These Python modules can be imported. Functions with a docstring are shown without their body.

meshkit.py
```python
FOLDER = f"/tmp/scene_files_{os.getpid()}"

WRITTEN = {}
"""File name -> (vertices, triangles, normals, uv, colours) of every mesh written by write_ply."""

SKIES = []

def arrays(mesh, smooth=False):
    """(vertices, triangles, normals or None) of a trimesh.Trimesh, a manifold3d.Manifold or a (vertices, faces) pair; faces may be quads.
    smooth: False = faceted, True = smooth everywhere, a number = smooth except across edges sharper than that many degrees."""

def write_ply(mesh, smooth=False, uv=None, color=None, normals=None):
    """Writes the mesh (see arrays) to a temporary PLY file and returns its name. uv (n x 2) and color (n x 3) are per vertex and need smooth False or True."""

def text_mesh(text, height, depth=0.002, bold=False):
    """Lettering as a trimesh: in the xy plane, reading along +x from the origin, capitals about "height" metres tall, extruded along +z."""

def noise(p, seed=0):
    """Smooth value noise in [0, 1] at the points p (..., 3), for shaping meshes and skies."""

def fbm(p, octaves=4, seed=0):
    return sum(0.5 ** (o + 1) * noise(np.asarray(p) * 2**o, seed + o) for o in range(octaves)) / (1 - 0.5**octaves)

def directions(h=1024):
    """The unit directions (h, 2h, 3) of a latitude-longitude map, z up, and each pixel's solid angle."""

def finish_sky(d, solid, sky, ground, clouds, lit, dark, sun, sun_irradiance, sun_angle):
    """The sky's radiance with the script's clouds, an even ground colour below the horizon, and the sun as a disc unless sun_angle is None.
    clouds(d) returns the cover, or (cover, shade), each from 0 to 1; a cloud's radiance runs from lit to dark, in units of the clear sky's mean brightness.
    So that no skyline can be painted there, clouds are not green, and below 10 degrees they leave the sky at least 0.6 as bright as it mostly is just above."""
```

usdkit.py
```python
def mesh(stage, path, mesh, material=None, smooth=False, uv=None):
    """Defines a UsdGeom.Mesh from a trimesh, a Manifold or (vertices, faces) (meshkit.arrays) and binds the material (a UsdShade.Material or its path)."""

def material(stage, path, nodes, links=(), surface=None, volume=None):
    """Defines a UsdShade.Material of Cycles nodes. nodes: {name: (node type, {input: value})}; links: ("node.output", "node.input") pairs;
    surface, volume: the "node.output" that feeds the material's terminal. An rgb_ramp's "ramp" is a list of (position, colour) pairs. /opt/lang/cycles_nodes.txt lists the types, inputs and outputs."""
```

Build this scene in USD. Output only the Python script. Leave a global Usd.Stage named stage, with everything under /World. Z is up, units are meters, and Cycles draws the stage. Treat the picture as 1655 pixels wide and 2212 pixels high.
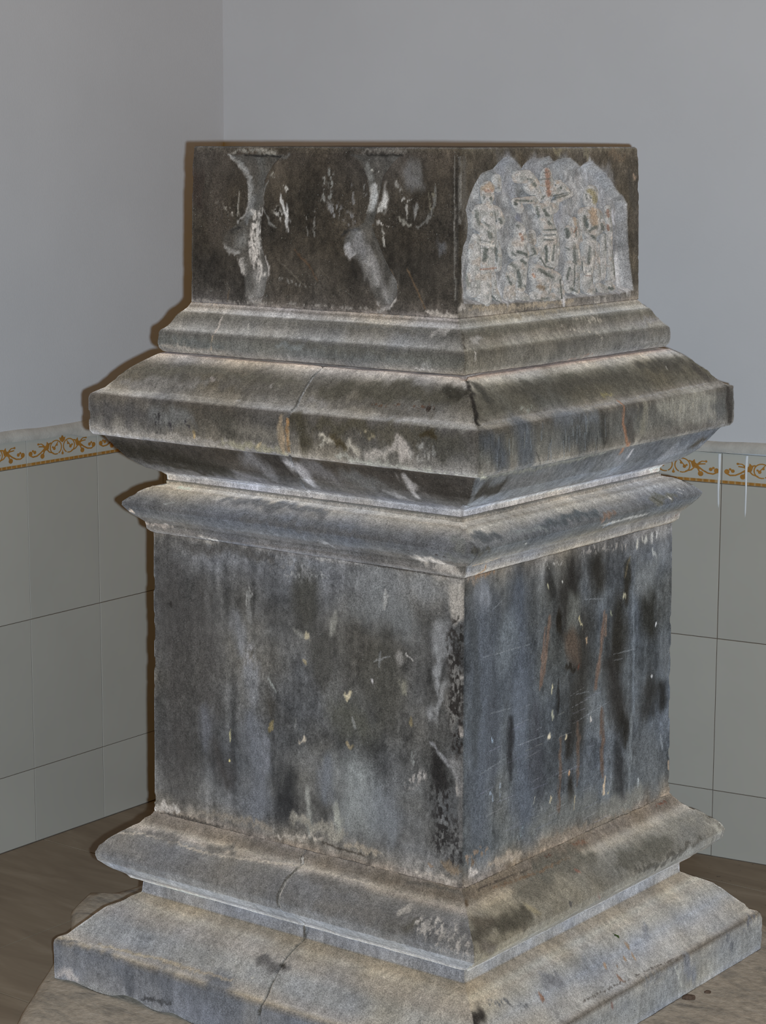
import math, random
import numpy as np
import trimesh, manifold3d, shapely
import shapely.geometry as sg
from scipy.spatial import cKDTree
from pxr import Usd, UsdGeom, UsdLux, UsdShade, Gf, Sdf, Vt
import usdkit, meshkit
from meshkit import fbm, noise

random.seed(7)
np.random.seed(7)
stage = Usd.Stage.CreateInMemory()
UsdGeom.SetStageUpAxis(stage, UsdGeom.Tokens.z)
UsdGeom.SetStageMetersPerUnit(stage, 1.0)
UsdGeom.Xform.Define(stage, '/World')
UsdGeom.Scope.Define(stage, '/World/Looks')

# ------------------------------------------------------------------ camera
W, H, F_PX = 1655, 2212, 4744.94
CAM = np.array([2.0588544, -2.78519518, 1.37370852])
RT = np.array([0.7946172557, 0.6071073133, 0.0020315220])
UP = np.array([-0.1033773383, 0.1320073875, 0.9858433834])
FW = np.array([-0.5982445520, 0.7835781772, -0.1676564830])
cam = UsdGeom.Camera.Define(stage, '/World/camera')
cam.CreateHorizontalApertureAttr(24.0)
cam.CreateVerticalApertureAttr(24.0 * H / W)
cam.CreateFocalLengthAttr(24.0 * F_PX / W)
cam.CreateClippingRangeAttr(Gf.Vec2f(0.05, 100))
cam.CreateExposureAttr(0.0)
cam.AddTransformOp().Set(Gf.Matrix4d(*RT, 0, *UP, 0, *(-FW), 0, *CAM, 1))

# ------------------------------------------------------------------ light
# dim warm light of the room, and the camera's own flash beside and a little below the lens
dome = UsdLux.DomeLight.Define(stage, '/World/room_light')
dome.CreateIntensityAttr(1.0)
dome.CreateColorAttr(Gf.Vec3f(0.085, 0.045, 0.006))
flash = UsdLux.SphereLight.Define(stage, '/World/camera_flash')
flash.CreateRadiusAttr(0.011)
flash.CreateIntensityAttr(84000.0)
flash.CreateColorAttr(Gf.Vec3f(0.745, 0.93, 1.06))
FLASH = CAM + RT * 0.052 - UP * 0.027 + FW * 0.02
flash.AddTranslateOp().Set(Gf.Vec3d(*FLASH))


# ------------------------------------------------------------------ helpers
def srgb(c):
    c = np.asarray(c, float) / 255.0
    return np.where(c <= 0.04045, c / 12.92, ((c + 0.055) / 1.055) ** 2.4)


ROOM, FULL = np.array([0.15, 0.12, 0.07]), np.array([0.94, 1.07, 1.18])      # the photographed value of a white surface: room light alone, and the flash square on


def albedo(c, facing=0.62):
    """Reflectance of a stone that the photograph shows with the sRGB value c where it is turned to the flash by the cosine facing."""
    return np.clip(srgb(c) / (ROOM + FULL * np.maximum(np.asarray(facing, float)[..., None], 0.25)), 0.01, 0.82)


def grey(c):
    return np.array([c, c, c], float) if np.ndim(c) == 0 else np.array(c, float)


names = {}


def path_for(name, parent=None):
    base = (parent or '/World') + '/' + name
    k = names.get(base, 0)
    names[base] = k + 1
    return base if k == 0 else '%s_%03d' % (base, k)


def tag(prim, label=None, cat=None, group=None, kind=None):
    for k, v in (('label', label), ('category', cat), ('group', group), ('kind', kind)):
        if v:
            prim.SetCustomDataByKey(k, v)
    return prim


def thing(name, label=None, cat=None, group=None, kind=None, parent=None):
    p = path_for(name, parent)
    return tag(UsdGeom.Xform.Define(stage, p).GetPrim(), label, cat, group, kind)


def obj(name, mesh, mat, parent=None, smooth=False, label=None, cat=None, group=None, kind=None, tint=None):
    p = path_for(name, str(parent.GetPath()) if parent is not None else None)
    m = usdkit.mesh(stage, p, mesh, mat, smooth=smooth)
    if tint is not None:
        pv = UsdGeom.PrimvarsAPI(m).CreatePrimvar('tint', Sdf.ValueTypeNames.Color3fArray, 'vertex')
        pv.Set(Vt.Vec3fArray.FromNumpy(np.asarray(tint, np.float32)))
    return tag(m.GetPrim(), label, cat, group, kind)


def project(P):
    d = np.asarray(P, float) - CAM
    z = d @ FW
    return np.stack([W / 2 + F_PX * (d @ RT) / z, H / 2 - F_PX * (d @ UP) / z], -1)


def smoothstep(a, b, x):
    t = np.clip((x - a) / (b - a), 0, 1)
    return t * t * (3 - 2 * t)


def poly_dist(P, pts, along=False):
    """Distance of the points P (n, 2) to an open polyline, and how far along it (0 to 1) the nearest point lies."""
    pts = np.asarray(pts, float)
    if len(pts) == 1:
        d = np.linalg.norm(P - pts[0], axis=1)
        return (d, np.full(len(P), 0.5)) if along else d
    best, at = np.full(len(P), 1e9), np.zeros(len(P))
    ln = np.concatenate([[0], np.cumsum(np.linalg.norm(np.diff(pts, axis=0), axis=1))])
    for k, (a, b) in enumerate(zip(pts[:-1], pts[1:])):
        ab = b - a
        t = np.clip(((P - a) @ ab) / max(ab @ ab, 1e-12), 0, 1)
        d = np.linalg.norm(P - a - t[:, None] * ab, axis=1)
        near = d < best
        best[near], at[near] = d[near], (ln[k] + t[near] * (ln[k + 1] - ln[k])) / max(ln[-1], 1e-9)
    return (best, at) if along else best


# ------------------------------------------------------------------ materials
def M(name, nodes, links, surface='p.BSDF'):
    return usdkit.material(stage, '/World/Looks/' + name, nodes, links, surface=surface)


def stone_material(name, grain=900.0, bump=0.18, rough=0.72):
    return M(name, {
        'tint': ('attribute', {'attribute': 'tint'}),
        'tc': ('texture_coordinate', {}),
        'map': ('mapping', {'scale': (1, 1, 0.6)}),
        'n1': ('noise_texture', {'scale': grain * 0.6, 'detail': 3.0, 'roughness': 0.65}),
        'r1': ('map_range', {'from_min': 0.28, 'from_max': 0.72, 'to_min': 0.45, 'to_max': 1.55}),
        'n2': ('noise_texture', {'scale': 130.0, 'detail': 6.0, 'roughness': 0.75}),
        'r2': ('map_range', {'from_min': 0.3, 'from_max': 0.7, 'to_min': 0.70, 'to_max': 1.30}),
        'mm': ('math', {'math_type': 'multiply'}),
        'vec': ('combine_xyz', {}),
        'mul': ('mix_color', {'blend_type': 'multiply', 'fac': 1.0, 'use_clamp': False}),
        'n3': ('noise_texture', {'scale': 520.0, 'detail': 2.0, 'roughness': 0.5}),
        'r3': ('map_range', {'from_min': 0.70, 'from_max': 0.76, 'to_min': 0.0, 'to_max': 0.55, 'clamp': True}),
        'spk': ('mix_color', {'b': (0.42, 0.41, 0.38)}),
        'nb': ('noise_texture', {'scale': 420.0, 'detail': 6.0, 'roughness': 0.7}),
        'bump': ('bump', {'strength': bump, 'distance': 0.003}),
        'p': ('principled_bsdf', {'roughness': rough, 'specular_ior_level': 0.12, 'diffuse_roughness': 0.6}),
    }, [('tc.object', 'map.vector'), ('tc.object', 'n1.vector'), ('map.vector', 'n2.vector'), ('tc.object', 'n3.vector'), ('tc.object', 'nb.vector'),
        ('n1.fac', 'r1.value'), ('n2.fac', 'r2.value'), ('r1.result', 'mm.value1'), ('r2.result', 'mm.value2'),
        ('mm.value', 'vec.x'), ('mm.value', 'vec.y'), ('mm.value', 'vec.z'),
        ('tint.color', 'mul.a'), ('vec.vector', 'mul.b'), ('mul.result', 'spk.a'), ('n3.fac', 'r3.value'), ('r3.result', 'spk.fac'),
        ('spk.result', 'p.base_color'), ('nb.fac', 'bump.height'), ('bump.normal', 'p.normal')])


STONE = stone_material('weathered_stone')
RELIEF = stone_material('limewashed_relief', bump=0.1, rough=0.8)


def plain(name, col, rough=0.6, var=0.08, scale=20.0, bump=0.0, spec=0.3, col2=None):
    c = np.asarray(col, float)
    c2 = c * (1 - var) if col2 is None else np.asarray(col2, float)
    return M(name, {
        'tc': ('texture_coordinate', {}),
        'n': ('noise_texture', {'scale': scale, 'detail': 5.0, 'roughness': 0.6}),
        'r': ('rgb_ramp', {'ramp': [(0.3, tuple(c2)), (0.7, tuple(c * (1 + var * 0.3)))]}),
        'nb': ('noise_texture', {'scale': 260.0, 'detail': 4.0}),
        'bump': ('bump', {'strength': bump, 'distance': 0.002}),
        'p': ('principled_bsdf', {'roughness': rough, 'specular_ior_level': spec}),
    }, [('tc.object', 'n.vector'), ('tc.object', 'nb.vector'), ('n.fac', 'r.fac'), ('r.color', 'p.base_color'), ('nb.fac', 'bump.height'), ('bump.normal', 'p.normal')])


PLASTER = plain('white_wall_paint', (0.515, 0.50, 0.518), rough=0.9, var=0.05, scale=3.0, bump=0.12, spec=0.1)
RIDGE = plain('rough_plaster_edge', (0.46, 0.43, 0.40), rough=0.9, var=0.2, scale=30.0, bump=0.4, spec=0.1)
DRIP = plain('white_drip_paint', (0.66, 0.66, 0.69), rough=0.7, var=0.05, scale=60.0)
TILES = [plain('glazed_wall_tile_%s' % w, (0.395 * k, 0.365 * k, 0.326 * k), rough=0.42, var=0.04, scale=6.0, spec=0.22)
         for w, k in (('pale', 1.03), ('mid', 1.0), ('dull', 0.97))]
BORDER = plain('glazed_border_tile', (0.43, 0.405, 0.365), rough=0.42, var=0.05, scale=12.0, spec=0.22)
ORANGE = plain('ochre_print', (0.36, 0.165, 0.035), rough=0.5, var=0.25, scale=120.0, spec=0.2)
OCHRE_PALE = plain('pale_ochre_print', (0.40, 0.25, 0.115), rough=0.5, var=0.2, scale=120.0, spec=0.2)
GROUT = plain('dirty_grout', (0.13, 0.10, 0.08), rough=0.95, var=0.3, scale=60.0, spec=0.05)
FGROUT = plain('brown_floor_grout', (0.17, 0.13, 0.095), rough=0.95, var=0.3, scale=60.0, spec=0.05)
LEAF = plain('green_leaf', (0.06, 0.09, 0.02), rough=0.6, var=0.3, scale=200.0)
PEBBLE = plain('dark_brown_clod', (0.11, 0.07, 0.05), rough=0.9, var=0.4, scale=200.0, bump=0.3)
FLOOR = M('veined_beige_floor_tile', {
    'tc': ('texture_coordinate', {}),
    'map': ('mapping', {'rotation': (0, 0, 0.5), 'scale': (1.6, 9.0, 1)}),
    'n': ('noise_texture', {'scale': 2.2, 'detail': 6.0, 'roughness': 0.6, 'distortion': 0.8}),
    'r': ('rgb_ramp', {'ramp': [(0.3, (0.20, 0.152, 0.110)), (0.55, (0.255, 0.20, 0.147)), (0.75, (0.315, 0.255, 0.195))]}),
    'n2': ('noise_texture', {'scale': 70.0, 'detail': 4.0, 'roughness': 0.6}),
    'r2': ('map_range', {'from_min': 0.64, 'from_max': 0.72, 'to_min': 0.0, 'to_max': 0.8, 'clamp': True}),
    'geo': ('geometry', {}),
    'sx': ('separate_xyz', {}),
    'rx': ('map_range', {'from_min': -0.1, 'from_max': 0.1, 'to_min': 0.0, 'to_max': 1.0, 'clamp': True}),
    'fm': ('math', {'math_type': 'multiply'}),
    'dirt': ('mix_color', {'b': (0.06, 0.045, 0.035)}),
    'p': ('principled_bsdf', {'roughness': 0.55, 'specular_ior_level': 0.25}),
}, [('tc.object', 'map.vector'), ('map.vector', 'n.vector'), ('n.fac', 'r.fac'), ('tc.object', 'n2.vector'), ('n2.fac', 'r2.value'),
    ('geo.position', 'sx.vector'), ('sx.x', 'rx.value'), ('rx.result', 'fm.value1'), ('r2.result', 'fm.value2'),
    ('r.color', 'dirt.a'), ('fm.value', 'dirt.fac'), ('dirt.result', 'p.base_color')])
SLAB = M('mottled_rough_stone', {
    'tc': ('texture_coordinate', {}),
    'map': ('mapping', {'rotation': (0, 0, 0.9), 'scale': (1.0, 3.2, 1)}),
    'n': ('noise_texture', {'scale': 9.0, 'detail': 8.0, 'roughness': 0.72, 'distortion': 0.6}),
    'r': ('rgb_ramp', {'ramp': [(0.30, (0.17, 0.15, 0.14)), (0.43, (0.36, 0.315, 0.27)), (0.55, (0.47, 0.40, 0.33)), (0.75, (0.52, 0.46, 0.41))]}),
    'n2': ('noise_texture', {'scale': 90.0, 'detail': 5.0, 'roughness': 0.7}),
    'r2': ('map_range', {'from_min': 0.3, 'from_max': 0.7, 'to_min': 0.75, 'to_max': 1.2}),
    'vec': ('combine_xyz', {}),
    'mul': ('mix_color', {'blend_type': 'multiply', 'fac': 1.0, 'use_clamp': False}),
    'bump': ('bump', {'strength': 0.5, 'distance': 0.004}),
    'p': ('principled_bsdf', {'roughness': 0.85, 'specular_ior_level': 0.15}),
}, [('tc.object', 'map.vector'), ('map.vector', 'n.vector'), ('n.fac', 'r.fac'), ('tc.object', 'n2.vector'), ('n2.fac', 'r2.value'),
    ('r2.result', 'vec.x'), ('r2.result', 'vec.y'), ('r2.result', 'vec.z'), ('r.color', 'mul.a'), ('vec.vector', 'mul.b'),
    ('mul.result', 'p.base_color'), ('n2.fac', 'bump.height'), ('bump.normal', 'p.normal')])

# ------------------------------------------------------------------ the room
XL, AL = -1.0193763, -0.01552979           # left wall: x = XL + AL * y
YB, AR = 0.8498531, 0.13367682             # right wall: y = YB + AR * x
YC = (YB + AR * XL) / (1 - AR * AL)
CORNER = np.array([XL + AL * YC, YC])
DL = np.array([-AL, -1.0]) / math.hypot(AL, 1)     # along the left wall, from the corner towards the camera
DR = np.array([1.0, AR]) / math.hypot(1, AR)       # along the right wall, from the corner to the right
NL = np.array([-DL[1], DL[0]])                     # into the room
NR = np.array([DR[1], -DR[0]])
TOP = 3.3


def wall_point(side, s, z, d):
    """s metres from the corner, z up, d in front of the tiles' face."""
    a, n = (DL, NL) if side == 'left' else (DR, NR)
    s, z, d = np.broadcast_arrays(np.asarray(s, float), np.asarray(z, float), np.asarray(d, float))
    return np.stack([CORNER[0] + a[0] * s + n[0] * d, CORNER[1] + a[1] * s + n[1] * d, z], -1)


def slab_on_wall(side, s0, s1, z0, z1, d0, d1, bevel=0.0):
    """A box on a wall, its front edges chamfered."""
    v = []
    b = bevel
    for d, i in ((d0, 0), (d1 - b, 0), (d1, b)):
        v += [(s0 + i, z0 + i, d), (s1 - i, z0 + i, d), (s1 - i, z1 - i, d), (s0 + i, z1 - i, d)]
    v = np.array(v)
    f = [[3, 2, 1, 0], [8, 9, 10, 11]]
    for k in (0, 4):
        for j in range(4):
            a, c = k + j, k + (j + 1) % 4
            f.append([a, c, c + 4, a + 4])
    m = trimesh.Trimesh(wall_point(side, v[:, 0], v[:, 1], v[:, 2]), meshkit.arrays((v, np.array(f)))[1], process=False)
    m.fix_normals()
    return m


def ribbon(pts, width):
    """A flat print line as a shapely shape in tile coordinates (mm)."""
    return sg.LineString(pts).buffer(width / 2, quad_segs=4)


def arc(cx, cy, rx, ry, a0, a1, n=14):
    a = np.radians(np.linspace(a0, a1, n))
    return list(zip(cx + rx * np.cos(a), cy + ry * np.sin(a)))


def scroll_print(tw):
    """The vine scroll of a border tile, in mm from its lower left corner; mirrored about the middle."""
    h = tw * 500.0
    half = [
        ribbon(arc(-17, 26, 14.5, 14, -60, 285, 22), 2.4),
        ribbon([(-12, 36), (-19, 28), (-22, 24)], 2.2), sg.Point(-21, 24).buffer(3.4), sg.Point(-14.5, 31).buffer(2.6), sg.Point(-25, 27).buffer(2.2),
        ribbon([(-24, 15), (-34, 18), (-42, 26), (-50, 31), (-60, 32)], 2.6),
        ribbon([(-30, 36), (-40, 33), (-48, 25), (-56, 19), (-66, 14), (-76, 13), (-84, 17)], 3.0),
        sg.Polygon([(-33, 33), (-40, 40), (-42, 31), (-52, 34), (-46, 27), (-53, 20), (-43, 22), (-36, 24)]),
        sg.Point(-52, 12).buffer(5.2), ribbon([(-47, 21), (-50, 15)], 3.0),
        sg.Point(-82, 20).buffer(5.0), sg.Point(-71, 22).buffer(3.6), sg.Point(-76, 25).buffer(2.5), ribbon([(-62, 37), (-54, 37), (-48, 33)], 2.2),
        sg.Point(-62, 37).buffer(2.4),
    ]
    mid = [sg.Polygon([(0, 50), (-4, 44), (-8, 45), (-6, 38), (0, 34), (6, 38), (8, 45), (4, 44)]), sg.Polygon([(-2.4, 10), (0, 20), (2.4, 10)]), sg.Point(0, 12).buffer(2.8)]
    s = shapely.union_all(half)
    both = shapely.union_all([s, shapely.affinity.scale(s, -1, 1, origin=(0, 0))] + mid)
    k = (h - 4) / 88.0
    both = shapely.affinity.scale(both, k, 0.96, origin=(0, 0))
    return shapely.affinity.translate(both, h, 4.5)


def prints_to_mesh(side, shape, s0, z0, flip=False):
    ms = []
    for g in getattr(shape, 'geoms', [shape]):
        g = g.simplify(0.25)
        m = trimesh.creation.extrude_polygon(g, 0.35, engine='earcut')
        v = np.array(m.vertices) / 1000.0
        v[:, 2] = m.vertices[:, 2] / 1000.0
        f = m.faces
        mm = trimesh.Trimesh(wall_point(side, s0 + v[:, 0], z0 + v[:, 1], v[:, 2] - 0.00005), f, process=False)
        mm.fix_normals()
        ms.append(mm)
    return trimesh.util.concatenate(ms)


def dash_shapes(tw):
    """The printed beaded line along a border tile's lower edge."""
    w = tw * 1000.0
    line = [sg.box(0.6, 0.8, w - 0.6, 6.6)]
    dash = [sg.box(x, 2.0, x + 8, 5.4).buffer(0.8) for x in np.arange(4, w - 10, 13.0)]
    return sg.box(0.6, 0.8, w - 0.6, 6.6), shapely.union_all(dash)


def build_wall(side, length, joint0, tw, z_dado, th, label_word):
    w = thing('wall_' + side, kind='structure')
    back = 0.010
    # plaster body
    zt = z_dado + 0.052
    g = []
    for (za, zb, d) in ((-0.02, zt, -0.0013), (zt, TOP, -back + 0.004)):
        m = slab_on_wall(side, -0.2, length, za, zb, -0.15, d)
        g.append(m)
    obj('mortar_bed', g[0], GROUT, w, label='dirty mortar in the tile joints')
    obj('plaster', g[1], PLASTER, w, label='white painted plaster above the tiles')
    # tiles
    gap = 0.0013
    k0 = -int(math.ceil(joint0 / tw))
    rng = random.Random(3 if side == 'left' else 4)
    scroll = scroll_print(tw)
    band, dash = dash_shapes(tw)
    k = k0
    while joint0 + k * tw < length:
        s0, s1 = max(joint0 + k * tw, 0.0), min(joint0 + (k + 1) * tw, length)
        k += 1
        if s1 - s0 < 0.02:
            continue
        rows = [(z_dado - th, z_dado), (z_dado - 2 * th, z_dado - th), (0.0, z_dado - 2 * th)]
        for za, zb in rows:
            j = rng.uniform(-0.0004, 0.0004)
            obj('wall_tile', slab_on_wall(side, s0 + gap / 2, s1 - gap / 2, za + gap / 2, zb - gap / 2, -back, j, 0.0005), rng.choice(TILES), w)
        b = obj('border_tile', slab_on_wall(side, s0 + gap / 2, s1 - gap / 2, z_dado + gap / 2, z_dado + 0.058, -back, 0.0, 0.0005), BORDER, w,
                label='border tile with ochre vine scroll')
        if s1 - s0 > tw * 0.98:
            clip = sg.box(1, 0, tw * 1000 - 1, 56)
            obj('scroll_print', prints_to_mesh(side, scroll.intersection(clip), s0, z_dado), ORANGE, b)
            obj('line_print', prints_to_mesh(side, band, s0, z_dado), OCHRE_PALE, b)
            dm = prints_to_mesh(side, dash, s0, z_dado)
            n = NL if side == 'left' else NR
            dm.apply_translation([n[0] * 0.0002, n[1] * 0.0002, 0])
            obj('bead_print', dm, ORANGE, b)
    return w


def ridge(side, length, zlow, seed, nm):
    """The uneven plaster edge that laps over the top of the border tiles."""
    n = 420
    s = np.linspace(0.0, length, n)
    p = np.stack([s * 9, np.full(n, seed * 3.1), np.zeros(n)], -1)
    low = zlow + 0.010 * (fbm(p, 4, seed) - 0.5) + 0.012 * smoothstep(0.62, 0.70, noise(p * 0.35, seed + 9))
    top = zlow + 0.028 + 0.008 * (fbm(p * 0.7, 3, seed + 4) - 0.5)
    rows = [(low, np.full(n, -0.001)), (low, np.full(n, 0.0035) + 0.002 * noise(p * 3, seed + 5)), (low * 0.5 + top * 0.5, np.full(n, 0.0055) + 0.002 * noise(p * 4, seed + 6)),
            (top, np.full(n, 0.0005)), (top + 0.004, np.full(n, -0.0068))]
    V = np.stack([wall_point(side, s, z, d) for z, d in rows], 1)
    V = np.concatenate([V, wall_point(side, s, low, -0.009)[:, None]], 1)
    nv = V.shape[1]
    f = []
    for i in range(n - 1):
        for j in range(nv):
            jj = (j + 1) % nv
            f.append([i * nv + j, (i + 1) * nv + j, (i + 1) * nv + jj, i * nv + jj])
    f.append([0, 1, 2, 3]), f.append([0, 3, 4, 5])
    e = (n - 1) * nv
    f.append([e + 3, e + 2, e + 1, e]), f.append([e + 5, e + 4, e + 3, e])
    m = trimesh.Trimesh(V.reshape(-1, 3), meshkit.arrays((V.reshape(-1, 3), np.array(f)))[1], process=False)
    m.fix_normals()
    obj(nm, m, RIDGE, smooth=40, kind='structure')


TWL, TWR, TH = 0.19408, 0.195, 0.300
ZL, ZR = 0.7496, 0.7323
LEN_L, LEN_R = 3.0, 3.0
jl = (YC - 0.1202) * math.hypot(AL, 1)
jr = (0.07943 - CORNER[0]) * math.hypot(1, AR)
wl = build_wall('left', LEN_L, jl % TWL, TWL, ZL, TH, 'left')
wr = build_wall('right', LEN_R, jr % TWR, TWR, ZR, TH, 'right')
ridge('left', LEN_L, ZL + 0.041, 1, 'trim_1')
ridge('right', LEN_R, ZR + 0.049, 2, 'trim_2')


def drip(s, z0, z1, wd, seed):
    n = 36
    z = np.linspace(z0, z1, n)
    r = wd * (0.75 + 0.5 * noise(np.stack([z * 45, z * 0 + seed, z * 0], -1), seed)) * smoothstep(0, 0.12, (z - z1) / (z0 - z1) + 0.02) * (0.55 + 0.45 * (z - z1) / (z0 - z1))
    c = s + 0.0018 * (noise(np.stack([z * 25, z * 0 + seed * 7, z * 0], -1), seed) - 0.5)
    ring = []
    for a in np.radians([0, 36, 72, 108, 144, 180]):
        ring.append(wall_point('right', c + r * np.cos(a), z, 0.0002 + 0.45 * r * np.sin(a)))
    ring.append(wall_point('right', c, z, -0.002))
    V = np.stack(ring, 1)
    nv = V.shape[1]
    f = [[i * nv + j, (i + 1) * nv + j, (i + 1) * nv + (j + 1) % nv, i * nv + (j + 1) % nv] for i in range(n - 1) for j in range(nv)]
    m = trimesh.Trimesh(V.reshape(-1, 3), meshkit.arrays((V.reshape(-1, 3), np.array(f)))[1], process=False)
    m.fix_normals()
    return m


def s_right(x):
    return (x - CORNER[0]) * math.hypot(1, AR)


obj('paint_drip', drip(s_right(0.0745), 0.789, 0.686, 0.0028, 1), DRIP, wr, smooth=True, label='shorter white paint drip down the tiles')
obj('paint_drip', drip(s_right(0.1285), 0.789, 0.672, 0.0028, 2), DRIP, wr, smooth=True, label='longer white paint drip down the tiles')

# floor: bed and 60 cm tiles
fl = thing('floor', kind='structure')
fx0, fx1, fy0, fy1 = -1.2, 2.0, -2.2, 1.25
bed = trimesh.creation.box([fx1 - fx0, fy1 - fy0, 0.05])
bed.apply_translation([(fx0 + fx1) / 2, (fy0 + fy1) / 2, -0.0265])
obj('mortar_bed', bed, FGROUT, fl, label='brown mortar in the floor joints')
far = np.concatenate([[CORNER], [CORNER + DR * 3.0], [CORNER + DR * 3.0 - [0, 4]], [CORNER + DL * 3.0 + [0, -1]], [CORNER + DL * 3.0]])
room = sg.Polygon(far).intersection(sg.box(fx0, fy0, fx1, fy1))
xs = [-0.647 + 0.6 * k for k in range(-2, 6)]
ys = [0.738 + 0.6 * k for k in range(-6, 2)]
rng = random.Random(5)
for xa in xs[:-1]:
    for ya in ys[:-1]:
        g = sg.box(xa + 0.001, ya + 0.001, xa + 0.599, ya + 0.599).intersection(room.buffer(-0.0015, join_style=2))
        if g.is_empty or g.area < 1e-4 or g.geom_type != 'Polygon':
            continue
        m = trimesh.creation.extrude_polygon(g, 0.008, engine='earcut')
        v = np.array(m.vertices)
        c = np.array(g.centroid.coords[0])
        topv = v[:, 2] > 0.004
        v[topv, :2] = c + (v[topv, :2] - c) * 0.998
        v[:, 2] -= 0.008 + rng.uniform(0, 0.0004)
        obj('floor_tile', trimesh.Trimesh(v, m.faces, process=False), FLOOR, fl)

# ------------------------------------------------------------------ the round slab under the pedestal
ang = np.radians(np.arange(0, 360, 1.5))
known = [(-175, .655), (-180 + 6, .69), (-180 + 12, .672), (-180 + 21, .615), (-180 + 27, .60), (-180 + 37, .605), (-180 + 46, .622), (-180 + 55, .65), (-180 + 60, .672),
         (-100, .70), (-70, .68), (-45, .70), (-15, .66), (20, .665), (40, .655), (57, .648), (75, .64), (110, .65), (150, .63), (176, .64)]
ka = np.radians([a for a, _ in known])
kr = np.array([r for _, r in known])
o = np.argsort(ka)
aw = (ang + np.pi) % (2 * np.pi) - np.pi
rad = np.interp(aw, np.concatenate([ka[o] - 2 * np.pi, ka[o], ka[o] + 2 * np.pi]), np.tile(kr[o], 3))
rad = rad + 0.010 * (fbm(np.stack([np.cos(ang) * 9, np.sin(ang) * 9, ang * 0], -1), 3, 31) - 0.5)
rings = [(1.0, -0.004), (1.0, 0.010), (0.985, 0.021), (0.95, 0.0255)] + [(q, 0.026) for q in (0.9, 0.85, 0.8, 0.75, 0.7, 0.6, 0.4, 0.2)]
V = []
for q, z in rings:
    x, y = np.cos(ang) * rad * q, np.sin(ang) * rad * q
    zz = z + (0.004 * (fbm(np.stack([x * 14, y * 14, x * 0], -1), 4, 8) - 0.5) if z > 0 else 0)
    V.append(np.stack([x, y, np.broadcast_to(zz, x.shape)], -1))
V = np.concatenate(V + [np.array([[0, 0, 0.026]]), np.array([[0, 0, -0.004]])])
na = len(ang)
f = []
for k in range(len(rings) - 1):
    for i in range(na):
        j = (i + 1) % na
        f += [[k * na + i, k * na + j, (k + 1) * na + j], [k * na + i, (k + 1) * na + j, (k + 1) * na + i]]
k = len(rings) - 1
for i in range(na):
    j = (i + 1) % na
    f += [[k * na + i, k * na + j, len(V) - 2], [j, i, len(V) - 1]]
obj('base_slab', trimesh.Trimesh(V, f, process=False), SLAB, smooth=45, label='low rounded rough mottled stone slab on the floor under the pedestal', cat='stone slab')

# ------------------------------------------------------------------ carved stone: swept courses with painted patina and carving highlights
RHO = 0.9723
PX = 1.0 / 1420.0            # metres that a pixel covers on the pedestal


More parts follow.
